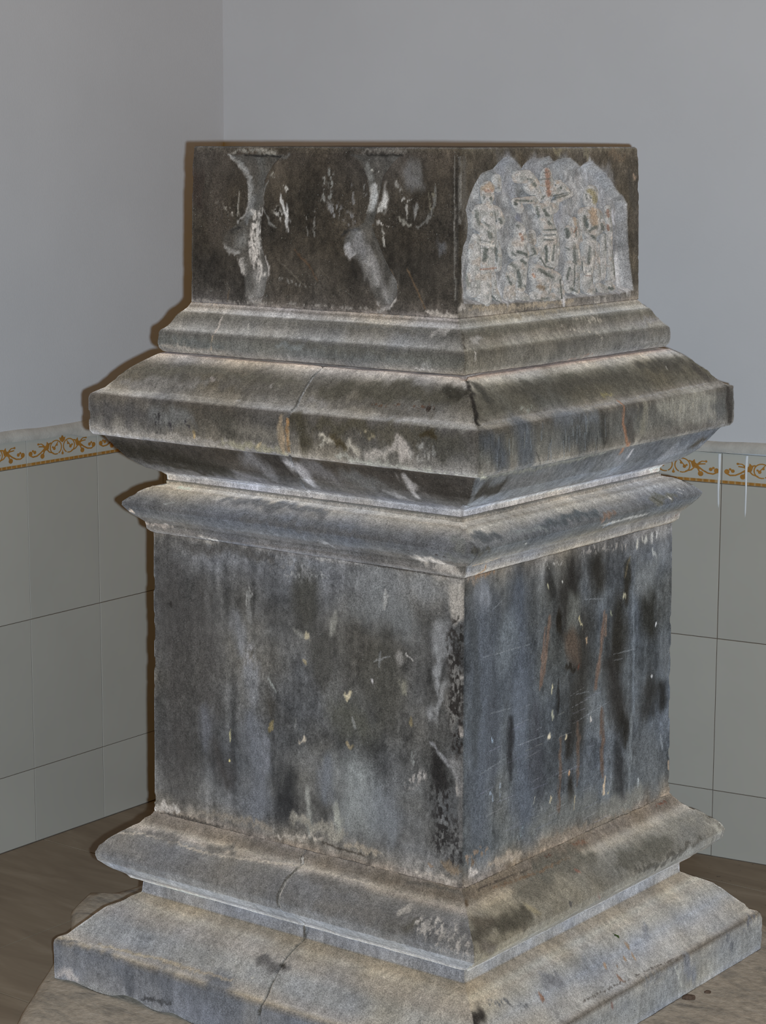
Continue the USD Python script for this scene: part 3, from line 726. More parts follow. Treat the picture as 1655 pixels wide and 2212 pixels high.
# ---- shaft
shaft_profile = [
    (0.3058, 0.303, (132, 120, 108), (122, 110, 98)), (0.3056, 0.318, (118, 112, 104), (104, 98, 90)), (0.3052, 0.345, (94, 93, 92), (82, 84, 84)), (0.3045, 0.42, (86, 86, 86), (76, 79, 82)),
    (0.3035, 0.56, (84, 83, 82), (72, 75, 77)), (0.3025, 0.68, (86, 85, 84), (70, 72, 73)), (0.3020, 0.73, (98, 97, 97), (80, 81, 82)), (0.3016, 0.752, (108, 106, 104), (96, 94, 92)), (0.3016, 0.7605, (118, 112, 106), (100, 96, 92)),
]
shaft_stains = [
    ('F', A7(120, 200, 130, 1300), (67, 64, 62), 120, SOFT), ('F', A7(260, 300, 300, 900), (72, 69, 67), 70, SOFT), ('F', A7(90, 380, 95, 410), (40, 37, 35), 8, FLECK),
    ('F', A7(330, 1120, 380, 1350), (62, 58, 56), 50, SOFT), ('F', A7(700, 1300, 690, 1430), (42, 42, 44), 60, SOFT), ('F', A7(600, 900, 600, 960), (66, 62, 56), 40, SOFT),
    ('F', A7(800, 260, 790, 480), (66, 64, 58), 66, SOFT), ('F', A7(900, 600, 880, 760), (72, 70, 66), 60, SOFT), ('F', A7(1200, 700, 1210, 1000), (74, 72, 66), 80, SOFT), ('F', A7(980, 950, 1100, 1050), (80, 79, 70), 70, SOFT),
    ('F', A7(1050, 240, 1350, 300, 1500, 330), (124, 125, 127), 84, SOFT), ('F', A7(1050, 420, 1300, 480), (113, 115, 117), 84, SOFT), ('F', A7(620, 170, 800, 220), (118, 117, 118), 36, SPK), ('F', A7(700, 250, 900, 240), (140, 140, 140), 12, SPK),
    ('F', A7(430, 470, 470, 640), (112, 113, 117), 40, SOFT), ('F', A7(490, 640, 510, 740), (150, 149, 152), 34, dict(soft=0.8, ragged=1.0, alpha=0.8, speckle=0.5)), ('F', A7(500, 760, 520, 880), (112, 113, 117), 40, SOFT),
    ('F', A7(510, 980, 560, 1250, 540, 1480), (104, 107, 115), 52, SOFT), ('F', A7(275, 950, 270, 1120), (92, 93, 100), 36, SOFT), ('F', A7(590, 1100, 590, 1260), (112, 114, 122), 14, SOFT),
    ('F', A7(1050, 1280, 1080, 1500), (134, 138, 138), 76, SOFT), ('F', A7(1180, 1380, 1220, 1500), (112, 116, 122), 70, SOFT), ('F', A7(950, 1450, 970, 1600), (150, 150, 140), 18, SOFT), ('F', A7(800, 1360, 810, 1590), (140, 140, 134), 16, SOFT),
    ('F', A7(900, 1200, 900, 1420), (104, 108, 116), 36, SOFT), ('F', A7(1330, 1320, 1400, 1290), (158, 152, 148), 26, SPK), ('F', A7(1360, 1250, 1350, 1160), (140, 142, 140), 12, SPK),
    ('F', A7(1575, 260, 1590, 470), (164, 156, 147), 36, PATCH), ('F', A7(1480, 230, 1600, 260), (150, 144, 138), 26, PATCH), ('F', A7(1500, 540, 1500, 620), (142, 143, 146), 34, SOFT), ('F', A7(1470, 620, 1480, 860), (146, 147, 150), 18, SOFT),
    ('F', A7(1530, 820, 1440, 960, 1450, 1000), (134, 134, 136), 20, SOFT), ('F', A7(1560, 700, 1570, 1000), (122, 118, 114), 40, SOFT),
    ('F', A7(1585, 490, 1580, 640), (38, 34, 32), 34, SPK), ('F', A7(1590, 640, 1585, 900), (38, 34, 32), 38, SPK), ('F', A7(1580, 900, 1575, 1180), (40, 35, 33), 34, SPK), ('F', A7(1560, 560, 1560, 900), (48, 44, 42), 40, SPK),
    ('F', A7(1480, 1180, 1490, 1330), (38, 36, 35), 34, PATCH), ('F', A7(1485, 1350, 1500, 1640), (40, 38, 38), 44, SPK), ('F', A7(1500, 1250, 1500, 1640), (46, 43, 43), 34, SPK), ('F', A7(1570, 1560, 1570, 1700), (52, 50, 50), 44, SPK),
    ('F', A7(1440, 1110, 1560, 1260, 1590, 1320), (136, 136, 140), 8, LINE), ('F', A7(1590, 1350, 1588, 1375), (186, 176, 168), 18, FLECK), ('F', A7(1560, 1210, 1600, 1290), (128, 126, 126), 26, SOFT), ('F', A7(1610, 1050, 1612, 1070), (166, 158, 152), 14, FLECK),
    ('F', A7(1620, 780, 1615, 790), (165, 160, 155), 12, FLECK), ('F', A7(1610, 1150, 1605, 1650), (104, 102, 102), 14, SOFT),
    ('F', A7(1012, 870, 1020, 855), (196, 182, 148), 13, FLECK), ('F', A7(765, 1100, 780, 1103), (188, 174, 154), 12, FLECK), ('F', A7(795, 560, 805, 565), (172, 160, 132), 11, FLECK), ('F', A7(740, 535, 780, 555), (122, 120, 114), 14, SOFT),
    ('F', A7(790, 695, 792, 700), (150, 136, 104), 8, FLECK), ('F', A7(620, 1000, 605, 1060), (132, 116, 76), 8, FLECK), ('F', A7(405, 1040, 402, 1110), (176, 168, 120), 4, FLECK), ('F', A7(398, 1200, 400, 1206), (190, 175, 110), 4, FLECK), ('F', A7(1340, 980, 1342, 1030), (124, 110, 78), 7, FLECK), ('F', A7(1010, 1125, 1020, 1128), (142, 126, 96), 9, FLECK),
    ('F', A7(500, 315, 515, 345, 498, 360, 485, 335), (140, 139, 136), 5, LINE), ('F', A7(500, 330, 502, 490), (118, 117, 115), 9, SOFT), ('F', A7(485, 350, 485, 405), (150, 149, 146), 3, FLECK),
    ('F', A7(1205, 310, 1210, 350, 1195, 415), (152, 151, 149), 8, FLECK), ('F', A7(940, 450, 930, 540), (136, 134, 126), 16, SOFT), ('F', A7(1140, 790, 1150, 810), (176, 172, 174), 12, SPK), ('F', A7(1300, 780, 1298, 860), (138, 134, 118), 12, SOFT), ('F', A7(1270, 660, 1290, 680), (142, 138, 134), 18, SOFT), ('F', A7(1310, 650, 1355, 690), (164, 160, 156), 4, FLECK), ('F', A7(1180, 640, 1175, 720), (118, 118, 118), 5, LINE),
    ('F', A7(1150, 690, 1230, 670), (122, 122, 122), 4, LINE), ('F', A7(600, 780, 640, 850), (132, 136, 132), 5, LINE), ('F', A7(1030, 980, 1050, 1040), (124, 124, 122), 6, LINE), ('F', A7(740, 990, 740, 1030), (126, 126, 122), 8, SOFT),
    ('F', A7(30, 1440, 110, 1450), (168, 160, 152), 22, PATCH), ('F', A7(110, 1440, 130, 1470), (170, 163, 156), 12, FLECK), ('F', A7(200, 1470, 500, 1520, 620, 1560), (126, 117, 106), 16, PATCH), ('F', A7(700, 1500, 1000, 1590), (140, 134, 122), 20, PATCH),
    ('F', A7(60, 1500, 360, 1550), (72, 66, 60), 8, PATCH), ('F', A7(640, 1600, 760, 1600, 880, 1610), (160, 150, 138), 10, PATCH), ('F', A7(880, 1625, 990, 1670, 1100, 1700), (66, 58, 50), 4, LINE), ('F', A7(1000, 1640, 1180, 1690), (146, 134, 118), 12, PATCH),
    ('F', [(925, 1868), (935, 1872)], (134, 112, 92), 6, FLECK), ('F', [(960, 1865), (1000, 1880)], (124, 106, 86), 16, PATCH), ('F', [(900, 1885), (980, 1905)], (160, 150, 140), 12, PATCH),
    ('F', A7(230, 45, 330, 70), (166, 158, 148), 12, PATCH), ('F', A7(40, 60, 600, 140), (76, 73, 71), 26, SOFT),
    ('F', A7(840, 155, 1100, 170), (150, 147, 146), 7, PATCH), ('F', A7(1020, 160, 1600, 265), (66, 60, 56), 2.5, LINE),
    # right face
    ('G', A8(180, 450, 160, 1900), (80, 86, 96), 110, SOFT), ('G', A8(420, 450, 430, 1900), (76, 83, 95), 110, SOFT), ('G', A8(330, 620, 320, 900), (96, 103, 110), 60, SOFT), ('G', A8(180, 480, 200, 500), (116, 119, 126), 44, PATCH), ('G', A8(400, 1050, 400, 1400), (86, 93, 104), 50, SOFT),
    ('G', A8(250, 1000, 240, 1600), (66, 70, 77), 34, SOFT), ('G', A8(350, 1240, 350, 1600), (35, 35, 37), 22, SOFT), ('G', A8(500, 1150, 520, 1700), (58, 60, 66), 50, SOFT), ('G', A8(130, 700, 140, 1500), (64, 68, 72), 30, SOFT),
    ('G', A8(720, 300, 690, 660), (31, 28, 25), 70, SOFT), ('G', A8(870, 300, 890, 420), (32, 29, 24), 60, SOFT), ('G', A8(800, 650, 760, 1300), (42, 39, 34), 110, SOFT), ('G', A8(1010, 500, 1000, 900), (31, 28, 22), 66, SOFT), ('G', A8(1060, 300, 1060, 480), (35, 32, 25), 30, SOFT),
    ('G', A8(960, 900, 1060, 1250), (37, 34, 31), 66, SOFT), ('G', A8(1190, 500, 1210, 640), (35, 34, 29), 60, SOFT), ('G', A8(1270, 1030, 1280, 1110), (26, 25, 23), 44, SOFT), ('G', A8(1200, 1050, 1190, 1170), (37, 36, 34), 60, SOFT),
    ('G', A8(1040, 1220, 1060, 1380), (29, 27, 23), 36, SOFT), ('G', A8(1010, 1420, 1030, 1680), (37, 37, 38), 50, SOFT), ('G', A8(700, 1350, 700, 1440), (34, 31, 28), 28, SOFT), ('G', A8(720, 1580, 720, 1760), (35, 32, 28), 26, SOFT), ('G', A8(645, 1000, 640, 1200), (31, 30, 29), 10, SOFT), ('G', A8(640, 600, 660, 680), (29, 25, 19), 24, PATCH),
    ('G', A8(590, 300, 600, 480), (35, 34, 32), 30, SOFT), ('G', A8(1100, 420, 1105, 1200), (96, 103, 110), 11, SOFT), ('G', A8(1085, 1200, 1080, 1740), (96, 101, 104), 16, SOFT), ('G', A8(1200, 1350, 1230, 1640), (86, 90, 93), 90, SOFT), ('G', A8(1240, 260, 1150, 380), (100, 103, 104), 60, SOFT), ('G', A8(1290, 700, 1300, 960), (86, 90, 93), 40, SOFT),
    ('G', A8(740, 500, 730, 640), (92, 93, 88), 40, SOFT), ('G', A8(880, 1760, 620, 1800, 480, 1900), (92, 93, 90), 50, SOFT), ('G', A8(1150, 1700, 900, 1800), (104, 103, 96), 44, SOFT),
    ('G', A8(590, 600, 575, 780, 535, 1000), (106, 83, 69), 15, LINE), ('G', A8(560, 680, 530, 1040), (104, 82, 70), 9, LINE), ('G', A8(925, 575, 905, 800, 870, 1040), (106, 82, 68), 16, LINE), ('G', A8(935, 590, 930, 720), (106, 86, 72), 9, LINE),
    ('G', A8(655, 1340, 655, 1500, 645, 1780), (88, 71, 60), 11, SOFT), ('G', A8(765, 1240, 765, 1500, 755, 1640), (88, 71, 60), 10, SOFT), ('G', A8(905, 1190, 915, 1580), (88, 68, 56), 14, SOFT), ('G', A8(700, 720, 760, 860), (82, 67, 55), 44, SOFT), ('G', A8(690, 900, 740, 920), (32, 28, 23), 16, PATCH), ('G', A8(770, 880, 760, 925), (88, 52, 40), 5, FLECK),
    ('G', A8(1045, 470, 1040, 490), (176, 170, 140), 11, FLECK), ('G', A8(768, 600, 775, 630, 790, 655, 788, 690), (172, 160, 120), 6, FLECK), ('G', A8(605, 1020, 603, 1075), (176, 166, 130), 6, FLECK), ('G', A8(603, 1180, 608, 1230), (140, 140, 122), 6, FLECK), ('G', A8(583, 1325, 588, 1340), (196, 184, 156), 10, FLECK), ('G', A8(688, 1330, 686, 1355), (190, 174, 140), 6, FLECK),
    ('G', A8(705, 1545, 708, 1575), (178, 136, 100), 8, FLECK), ('G', A8(930, 1580, 918, 1640, 922, 1690), (184, 158, 126), 10, FLECK), ('G', A8(945, 1670, 946, 1690), (186, 172, 130), 5, FLECK), ('G', A8(745, 1700, 738, 1780), (166, 150, 118), 5, FLECK), ('G', A8(815, 740, 816, 765), (172, 140, 106), 8, FLECK), ('G', A8(578, 405, 582, 430), (170, 164, 130), 6, FLECK), ('G', A8(840, 1225, 842, 1240), (176, 170, 164), 8, FLECK), ('G', A8(955, 550, 970, 600), (146, 150, 120), 4, FLECK), ('G', A8(665, 383, 667, 385), (200, 198, 190), 4, FLECK), ('G', A8(600, 1710, 590, 1740), (172, 160, 130), 8, FLECK), ('G', A8(500, 1700, 490, 1745), (140, 140, 130), 5, FLECK), ('G', A8(1240, 645, 1238, 652), (176, 178, 180), 7, FLECK), ('G', A8(1215, 962, 1216, 966), (180, 180, 180), 5, FLECK), ('G', A8(1180, 100, 1180, 150), (160, 158, 150), 10, PATCH), ('G', A8(1215, 85, 1215, 150), (164, 162, 158), 10, PATCH), ('G', A8(1245, 70, 1245, 130), (164, 162, 158), 9, PATCH), ('G', A8(1120, 130, 1130, 175), (160, 156, 146), 8, PATCH), ('G', A8(1155, 110, 1158, 140), (160, 156, 146), 5, PATCH),
    ('G', A8(800, 200, 950, 170, 1050, 160), (128, 122, 116), 16, SPK), ('G', A8(560, 290, 660, 270), (140, 136, 130), 10, SPK), ('G', A8(1220, 190, 1240, 240), (140, 142, 140), 8, PATCH), ('G', A8(1135, 1600, 1120, 1680), (140, 146, 148), 10, SPK), ('G', A8(1270, 1330, 1275, 1400), (116, 122, 128), 10, SOFT), ('G', A8(225, 1680, 245, 1720), (120, 132, 146), 12, SPK), ('G', A8(285, 1620, 285, 1760), (116, 124, 134), 5, SPK), ('G', A8(230, 1340, 240, 1370), (124, 140, 158), 6, FLECK), ('G', A8(420, 1900, 410, 1960), (116, 130, 136), 8, SPK), ('G', A8(1320, 1500, 1320, 1530), (142, 124, 104), 9, FLECK), ('G', A8(1080, 230, 1050, 360), (84, 76, 58), 8, SOFT),
    ('G', A8(40, 2080, 110, 2080, 200, 2040), (126, 106, 88), 18, SPK), ('G', A8(100, 2100, 130, 2120), (104, 86, 70), 12, SPK), ('G', A8(110, 2170, 140, 2165), (178, 168, 160), 16, PATCH), ('G', A8(230, 2110, 420, 2060), (146, 132, 116), 18, PATCH), ('G', A8(520, 2010, 800, 1900), (116, 104, 90), 20, PATCH), ('G', A8(850, 1890, 1100, 1790), (112, 102, 88), 18, PATCH),
    ('G', A8(110, 300, 230, 280), (132, 104, 80), 12, PATCH), ('G', A8(90, 360, 140, 370), (126, 112, 100), 14, PATCH),
]
srng = random.Random(12)
for k in range(46):
    x, y = srng.uniform(120, 880), srng.uniform(1080, 1960)
    L = srng.uniform(30, 120)
    shaft_stains.append(('G', A8(x, y, x + L, y - L * srng.uniform(0.40, 0.60)), (srng.choice([112, 120, 132]),) * 2 + (srng.choice([122, 134, 140]),), srng.uniform(1.3, 2.0), dict(soft=0.6, ragged=0.2, alpha=srng.uniform(0.2, 0.5), taper=0.6)))
for a in ((160, 1570, 330, 1460), (390, 1390, 560, 1325), (180, 850, 470, 768), (780, 1225, 950, 1122), (980, 832, 1130, 795), (985, 872, 1035, 855), (230, 1195, 350, 1160), (750, 1080, 830, 1058), (240, 560, 310, 490), (800, 495, 930, 490)):
    shaft_stains.append(('G', A8(*a), (130, 135, 140), 2.0, dict(soft=0.6, ragged=0.3, alpha=0.5, taper=0.6)))
# ---- neck moulding
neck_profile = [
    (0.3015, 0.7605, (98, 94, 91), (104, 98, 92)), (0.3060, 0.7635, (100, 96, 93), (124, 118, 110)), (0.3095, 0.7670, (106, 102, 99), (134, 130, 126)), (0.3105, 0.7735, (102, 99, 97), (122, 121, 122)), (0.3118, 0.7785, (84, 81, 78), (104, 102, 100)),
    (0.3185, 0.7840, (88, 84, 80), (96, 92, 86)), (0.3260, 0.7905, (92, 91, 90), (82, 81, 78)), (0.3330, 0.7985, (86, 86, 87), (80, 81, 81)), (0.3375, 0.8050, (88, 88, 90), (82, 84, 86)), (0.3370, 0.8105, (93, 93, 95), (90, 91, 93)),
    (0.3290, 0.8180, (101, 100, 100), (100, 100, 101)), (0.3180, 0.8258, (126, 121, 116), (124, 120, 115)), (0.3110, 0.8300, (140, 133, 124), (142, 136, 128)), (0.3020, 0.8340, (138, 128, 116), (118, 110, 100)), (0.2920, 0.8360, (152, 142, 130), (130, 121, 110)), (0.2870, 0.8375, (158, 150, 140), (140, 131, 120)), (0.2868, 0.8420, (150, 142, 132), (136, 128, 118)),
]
neck_stains = [
    ('F', IMG(880, 1188, 905, 1190, 935, 1196, 965, 1205), (44, 36, 32), 4, SPK), ('F', IMG(890, 1200, 940, 1215, 990, 1232), (168, 158, 148), 22, PATCH), ('F', IMG(940, 1225, 995, 1240), (160, 152, 144), 14, PATCH), ('F', IMG(430, 1160, 470, 1168), (166, 158, 148), 10, PATCH),
    ('F', IMG(318, 1132, 370, 1138), (152, 140, 130), 9, PATCH), ('F', IMG(282, 1102, 288, 1106), (176, 158, 140), 7, FLECK), ('F', IMG(352, 1090, 378, 1086), (150, 150, 146), 4, FLECK), ('F', IMG(480, 1080, 700, 1105), (84, 83, 84), 26, SOFT), ('F', IMG(520, 1120, 860, 1165), (88, 87, 88), 18, SOFT), ('F', IMG(690, 1170, 720, 1180), (130, 128, 128), 12, PATCH), ('F', IMG(980, 1160, 1000, 1195), (100, 100, 96), 18, SOFT), ('F', IMG(960, 1195, 990, 1215), (92, 92, 88), 16, PATCH),
    ('F', IMG(330, 1146, 800, 1205), (92, 86, 82), 3, dict(soft=0.6, ragged=1.0, alpha=0.6)),
    ('G', IMG(1030, 1165, 1080, 1155), (72, 74, 76), 22, PATCH), ('G', IMG(1020, 1195, 1060, 1190), (66, 64, 58), 20, PATCH), ('G', IMG(1170, 1130, 1290, 1110), (70, 74, 76), 26, PATCH), ('G', IMG(1405, 1080, 1460, 1068), (92, 90, 80), 20, PATCH), ('G', IMG(1410, 1075, 1435, 1090), (72, 70, 60), 8, PATCH), ('G', IMG(1300, 1125, 1330, 1105), (112, 90, 76), 14, PATCH), ('G', IMG(1302, 1140, 1328, 1128), (124, 132, 144), 8, FLECK), ('G', IMG(1008, 1175, 1012, 1220), (52, 50, 50), 4, LINE), ('G', IMG(1025, 1245, 1050, 1225), (156, 112, 68), 8, PATCH), ('G', IMG(1020, 1222, 1080, 1205), (150, 124, 92), 3, LINE), ('G', IMG(1444, 1074, 1450, 1078), (180, 176, 170), 5, FLECK), ('G', IMG(1462, 1055, 1476, 1059), (176, 174, 170), 3, FLECK), ('G', IMG(1465, 1062, 1472, 1064), (170, 168, 166), 3, FLECK), ('G', IMG(1134, 1175, 1138, 1177), (176, 172, 160), 5, FLECK), ('G', IMG(1300, 1135, 1400, 1110), (140, 136, 128), 7, PATCH), ('G', IMG(1440, 1120, 1472, 1112), (104, 78, 68), 5, SPK), ('G', IMG(1060, 1110, 1120, 1098), (96, 92, 86), 6, SOFT), ('G', IMG(1180, 1140, 1100, 1150), (112, 114, 112), 10, SOFT),
]
# ---- cornice
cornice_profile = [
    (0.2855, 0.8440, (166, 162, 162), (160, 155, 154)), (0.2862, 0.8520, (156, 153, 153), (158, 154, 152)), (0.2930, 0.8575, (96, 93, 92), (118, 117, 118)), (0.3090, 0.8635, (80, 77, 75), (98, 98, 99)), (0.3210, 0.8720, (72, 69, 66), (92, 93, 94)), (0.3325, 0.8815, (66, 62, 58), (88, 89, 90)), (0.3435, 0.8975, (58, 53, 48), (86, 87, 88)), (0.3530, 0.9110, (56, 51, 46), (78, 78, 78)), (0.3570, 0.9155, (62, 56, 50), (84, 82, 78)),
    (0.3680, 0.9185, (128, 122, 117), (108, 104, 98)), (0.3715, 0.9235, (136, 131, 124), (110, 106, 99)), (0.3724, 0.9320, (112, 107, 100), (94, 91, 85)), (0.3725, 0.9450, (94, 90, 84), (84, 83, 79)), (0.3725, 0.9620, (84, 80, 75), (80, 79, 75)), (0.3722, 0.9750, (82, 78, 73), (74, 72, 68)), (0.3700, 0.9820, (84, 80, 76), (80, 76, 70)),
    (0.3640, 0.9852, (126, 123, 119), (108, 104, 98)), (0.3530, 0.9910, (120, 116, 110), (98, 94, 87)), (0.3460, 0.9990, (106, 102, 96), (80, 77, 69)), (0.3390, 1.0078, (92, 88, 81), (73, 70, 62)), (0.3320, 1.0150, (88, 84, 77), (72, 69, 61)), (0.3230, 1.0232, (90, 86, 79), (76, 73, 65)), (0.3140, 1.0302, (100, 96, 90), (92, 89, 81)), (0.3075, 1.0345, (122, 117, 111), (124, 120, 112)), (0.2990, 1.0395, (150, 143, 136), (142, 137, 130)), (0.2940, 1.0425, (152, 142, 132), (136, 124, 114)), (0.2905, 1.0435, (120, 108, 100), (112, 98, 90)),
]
cornice_crack = B5(992, 280, 960, 310, 935, 345, 905, 395, 882, 440, 862, 463, 860, 520, 864, 622, 868, 650, 905, 720, 925, 755)
cornice_stains_tones = [
    ('F', B5(992, 285, 960, 312, 937, 345, 907, 395, 886, 440, 866, 462), (158, 154, 150), 7, dict(soft=0.5, ragged=0.6, alpha=0.9)), ('F', B5(985, 285, 953, 312, 929, 345, 899, 395, 878, 440, 860, 462), (62, 58, 52), 3, dict(soft=0.6, ragged=0.5, alpha=0.85)), ('F', B5(864, 465, 864, 520, 867, 622), (60, 54, 46), 3, dict(soft=0.6, ragged=0.5, alpha=0.85)),
    ('F', B5(250, 300, 500, 290, 880, 350), (84, 80, 70), 24, SOFT), ('F', B5(200, 340, 520, 350), (112, 108, 103), 26, SOFT), ('F', B5(560, 330, 850, 380), (88, 83, 76), 26, SOFT), ('F', B5(1000, 360, 1250, 370, 1540, 400), (74, 70, 60), 40, PATCH), ('F', B5(1480, 370, 1560, 400), (50, 47, 40), 34, PATCH), ('F', B5(950, 400, 1000, 440), (118, 114, 110), 20, PATCH), ('F', B5(1060, 420, 1420, 470), (92, 87, 80), 24, SOFT), ('F', B5(1300, 495, 1560, 520), (120, 117, 112), 14, PATCH), ('F', B5(1180, 430, 1440, 435), (92, 62, 44), 6, SPK), ('F', B5(1400, 438, 1430, 440), (44, 34, 28), 6, PATCH), ('F', B5(560, 320, 565, 328), (140, 130, 124), 8, FLECK), ('F', B5(785, 350, 800, 355), (130, 124, 118), 7, FLECK), ('F', B5(660, 405, 668, 412), (150, 146, 142), 5, FLECK),
    ('F', B5(80, 450, 330, 480), (76, 73, 72), 40, SOFT), ('F', B5(340, 470, 500, 490), (100, 100, 99), 36, SOFT), ('F', B5(340, 470, 350, 520), (46, 43, 44), 14, SPK), ('F', B5(390, 500, 400, 520), (50, 46, 50), 10, SPK), ('F', B5(450, 480, 470, 510), (56, 52, 56), 12, SPK), ('F', B5(560, 490, 640, 510), (74, 70, 62), 34, PATCH), ('F', B5(650, 500, 820, 560), (112, 106, 96), 30, SOFT), ('F', B5(80, 520, 300, 545, 600, 575, 850, 605), (142, 135, 127), 12, PATCH), ('F', B5(600, 575, 850, 612), (140, 134, 112), 12, PATCH), ('F', B5(490, 530, 494, 545), (170, 142, 92), 8, FLECK), ('F', B5(740, 590, 760, 565), (170, 152, 116), 6, FLECK), ('F', B5(830, 470, 838, 600), (150, 130, 104), 14, PATCH), ('F', B5(855, 475, 852, 540, 856, 610), (176, 126, 72), 7, PATCH), ('F', B5(858, 520, 864, 620), (190, 164, 128), 6, PATCH),
    ('F', B5(900, 500, 930, 590), (66, 60, 46), 40, PATCH), ('F', B5(960, 500, 1200, 520), (78, 72, 58), 24, PATCH), ('F', B5(1200, 530, 1500, 560), (84, 78, 66), 40, PATCH), ('F', B5(1400, 560, 1560, 620), (74, 71, 64), 40, PATCH), ('F', B5(975, 600, 1010, 560), (166, 160, 146), 10, SPK), ('F', B5(990, 552, 1050, 565), (172, 164, 148), 12, PATCH), ('F', B5(1095, 575, 1120, 600, 1140, 615), (170, 162, 148), 16, PATCH), ('F', B5(1160, 620, 1210, 630, 1260, 605), (168, 160, 152), 20, PATCH), ('F', B5(1270, 600, 1310, 610, 1300, 630), (172, 163, 156), 26, PATCH), ('F', B5(1330, 640, 1400, 630), (150, 146, 140), 22, SPK), ('F', B5(1370, 580, 1430, 610), (140, 138, 134), 14, SPK), ('F', B5(1150, 535, 1210, 555), (132, 122, 98), 12, SPK), ('F', B5(1050, 620, 1200, 660, 1400, 690, 1600, 715), (150, 148, 138), 13, PATCH), ('F', B5(1380, 530, 1440, 560), (60, 50, 30), 14, PATCH), ('F', B5(1020, 540, 1090, 600), (70, 60, 40), 14, PATCH),
    ('F', B5(700, 640, 780, 690), (104, 101, 102), 44, SOFT), ('F', B5(840, 640, 930, 700, 950, 740), (152, 148, 150), 34, PATCH), ('F', B5(960, 670, 1050, 720), (96, 92, 92), 44, SOFT), ('F', B5(1080, 690, 1240, 760), (92, 90, 88), 40, SOFT), ('F', B5(1310, 710, 1350, 750, 1370, 790), (146, 140, 137), 22, PATCH), ('F', B5(1250, 770, 1340, 800), (120, 116, 114), 18, SOFT), ('F', B5(1410, 760, 1600, 800), (50, 45, 40), 46, PATCH), ('F', B5(600, 690, 760, 720), (92, 88, 88), 22, SOFT), ('F', B5(180, 590, 420, 640, 620, 690), (38, 34, 27), 44, SOFT), ('F', B5(300, 650, 560, 700), (44, 39, 32), 26, SOFT), ('F', B5(440, 700, 700, 730, 900, 760), (146, 142, 140), 5, PATCH),  # underside: near black at the left, paler past the crack
    ('G', B6(235, 400, 250, 500, 262, 610), (34, 31, 28), 10, PATCH), ('G', B6(290, 430, 330, 480), (54, 52, 46), 26, PATCH), ('G', B6(440, 450, 700, 420, 1000, 370), (64, 61, 53), 34, SOFT), ('G', B6(1050, 330, 1250, 300), (58, 55, 48), 34, SOFT), ('G', B6(290, 615, 500, 570, 900, 510, 1380, 410), (112, 108, 103), 6, PATCH), ('G', B6(880, 470, 930, 470), (112, 104, 70), 10, PATCH), ('G', B6(1180, 325, 1192, 350), (176, 172, 162), 3, FLECK), ('G', B6(500, 540, 560, 545), (120, 122, 112), 16, SPK), ('G', B6(1320, 350, 1380, 390), (62, 58, 52), 24, SOFT),
    ('G', B6(320, 650, 420, 800), (66, 70, 76), 40, SOFT), ('G', B6(500, 620, 520, 760), (70, 75, 82), 60, SOFT), ('G', B6(660, 580, 850, 560), (84, 88, 93), 40, SOFT), ('G', B6(700, 680, 860, 650), (66, 68, 68), 40, SOFT), ('G', B6(880, 560, 890, 690), (50, 48, 44), 30, SOFT), ('G', B6(960, 505, 976, 600, 970, 738), (134, 90, 64), 11, LINE), ('G', B6(1080, 530, 1070, 660), (108, 104, 90), 30, SOFT), ('G', B6(1150, 520, 1260, 500, 1400, 470), (124, 121, 110), 50, SOFT), ('G', B6(1200, 570, 1400, 560), (116, 113, 104), 40, SOFT), ('G', B6(1000, 580, 1020, 680), (62, 58, 54), 24, SOFT), ('G', B6(1475, 440, 1485, 590), (50, 46, 42), 22, PATCH), ('G', B6(1050, 690, 1250, 640, 1440, 610), (84, 80, 74), 16, SOFT), ('G', B6(320, 860, 600, 810, 900, 740), (104, 102, 92), 10, PATCH), ('G', B6(290, 850, 330, 860), (150, 146, 126), 12, PATCH),
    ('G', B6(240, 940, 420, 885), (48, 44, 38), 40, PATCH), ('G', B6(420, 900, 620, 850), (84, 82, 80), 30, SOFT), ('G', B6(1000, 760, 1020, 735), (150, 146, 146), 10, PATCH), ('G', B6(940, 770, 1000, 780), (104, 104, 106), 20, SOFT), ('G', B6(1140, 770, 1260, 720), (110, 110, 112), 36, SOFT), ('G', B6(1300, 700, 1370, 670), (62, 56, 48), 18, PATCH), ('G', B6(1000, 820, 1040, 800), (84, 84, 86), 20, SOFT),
]
for k in range(60):
    x = srng.uniform(310, 900)
    y = srng.uniform(640, 790) - (x - 310) * 0.19
    cornice_stains_tones.append(('G', B6(x, y, x + srng.uniform(-3, 3), y + srng.uniform(20, 90)), srng.choice([(104, 112, 120), (96, 104, 112), (48, 48, 46), (112, 112, 104)]), srng.uniform(1.5, 3.5), dict(soft=0.7, ragged=0.3, alpha=0.55)))
for k in range(30):
    x = srng.uniform(1040, 1420)
    y = srng.uniform(480, 560) - (x - 1040) * 0.15
    cornice_stains_tones.append(('G', B6(x, y, x, y + srng.uniform(20, 80)), srng.choice([(140, 136, 122), (92, 88, 80), (132, 124, 104)]), srng.uniform(1.5, 3), dict(soft=0.7, ragged=0.3, alpha=0.45)))

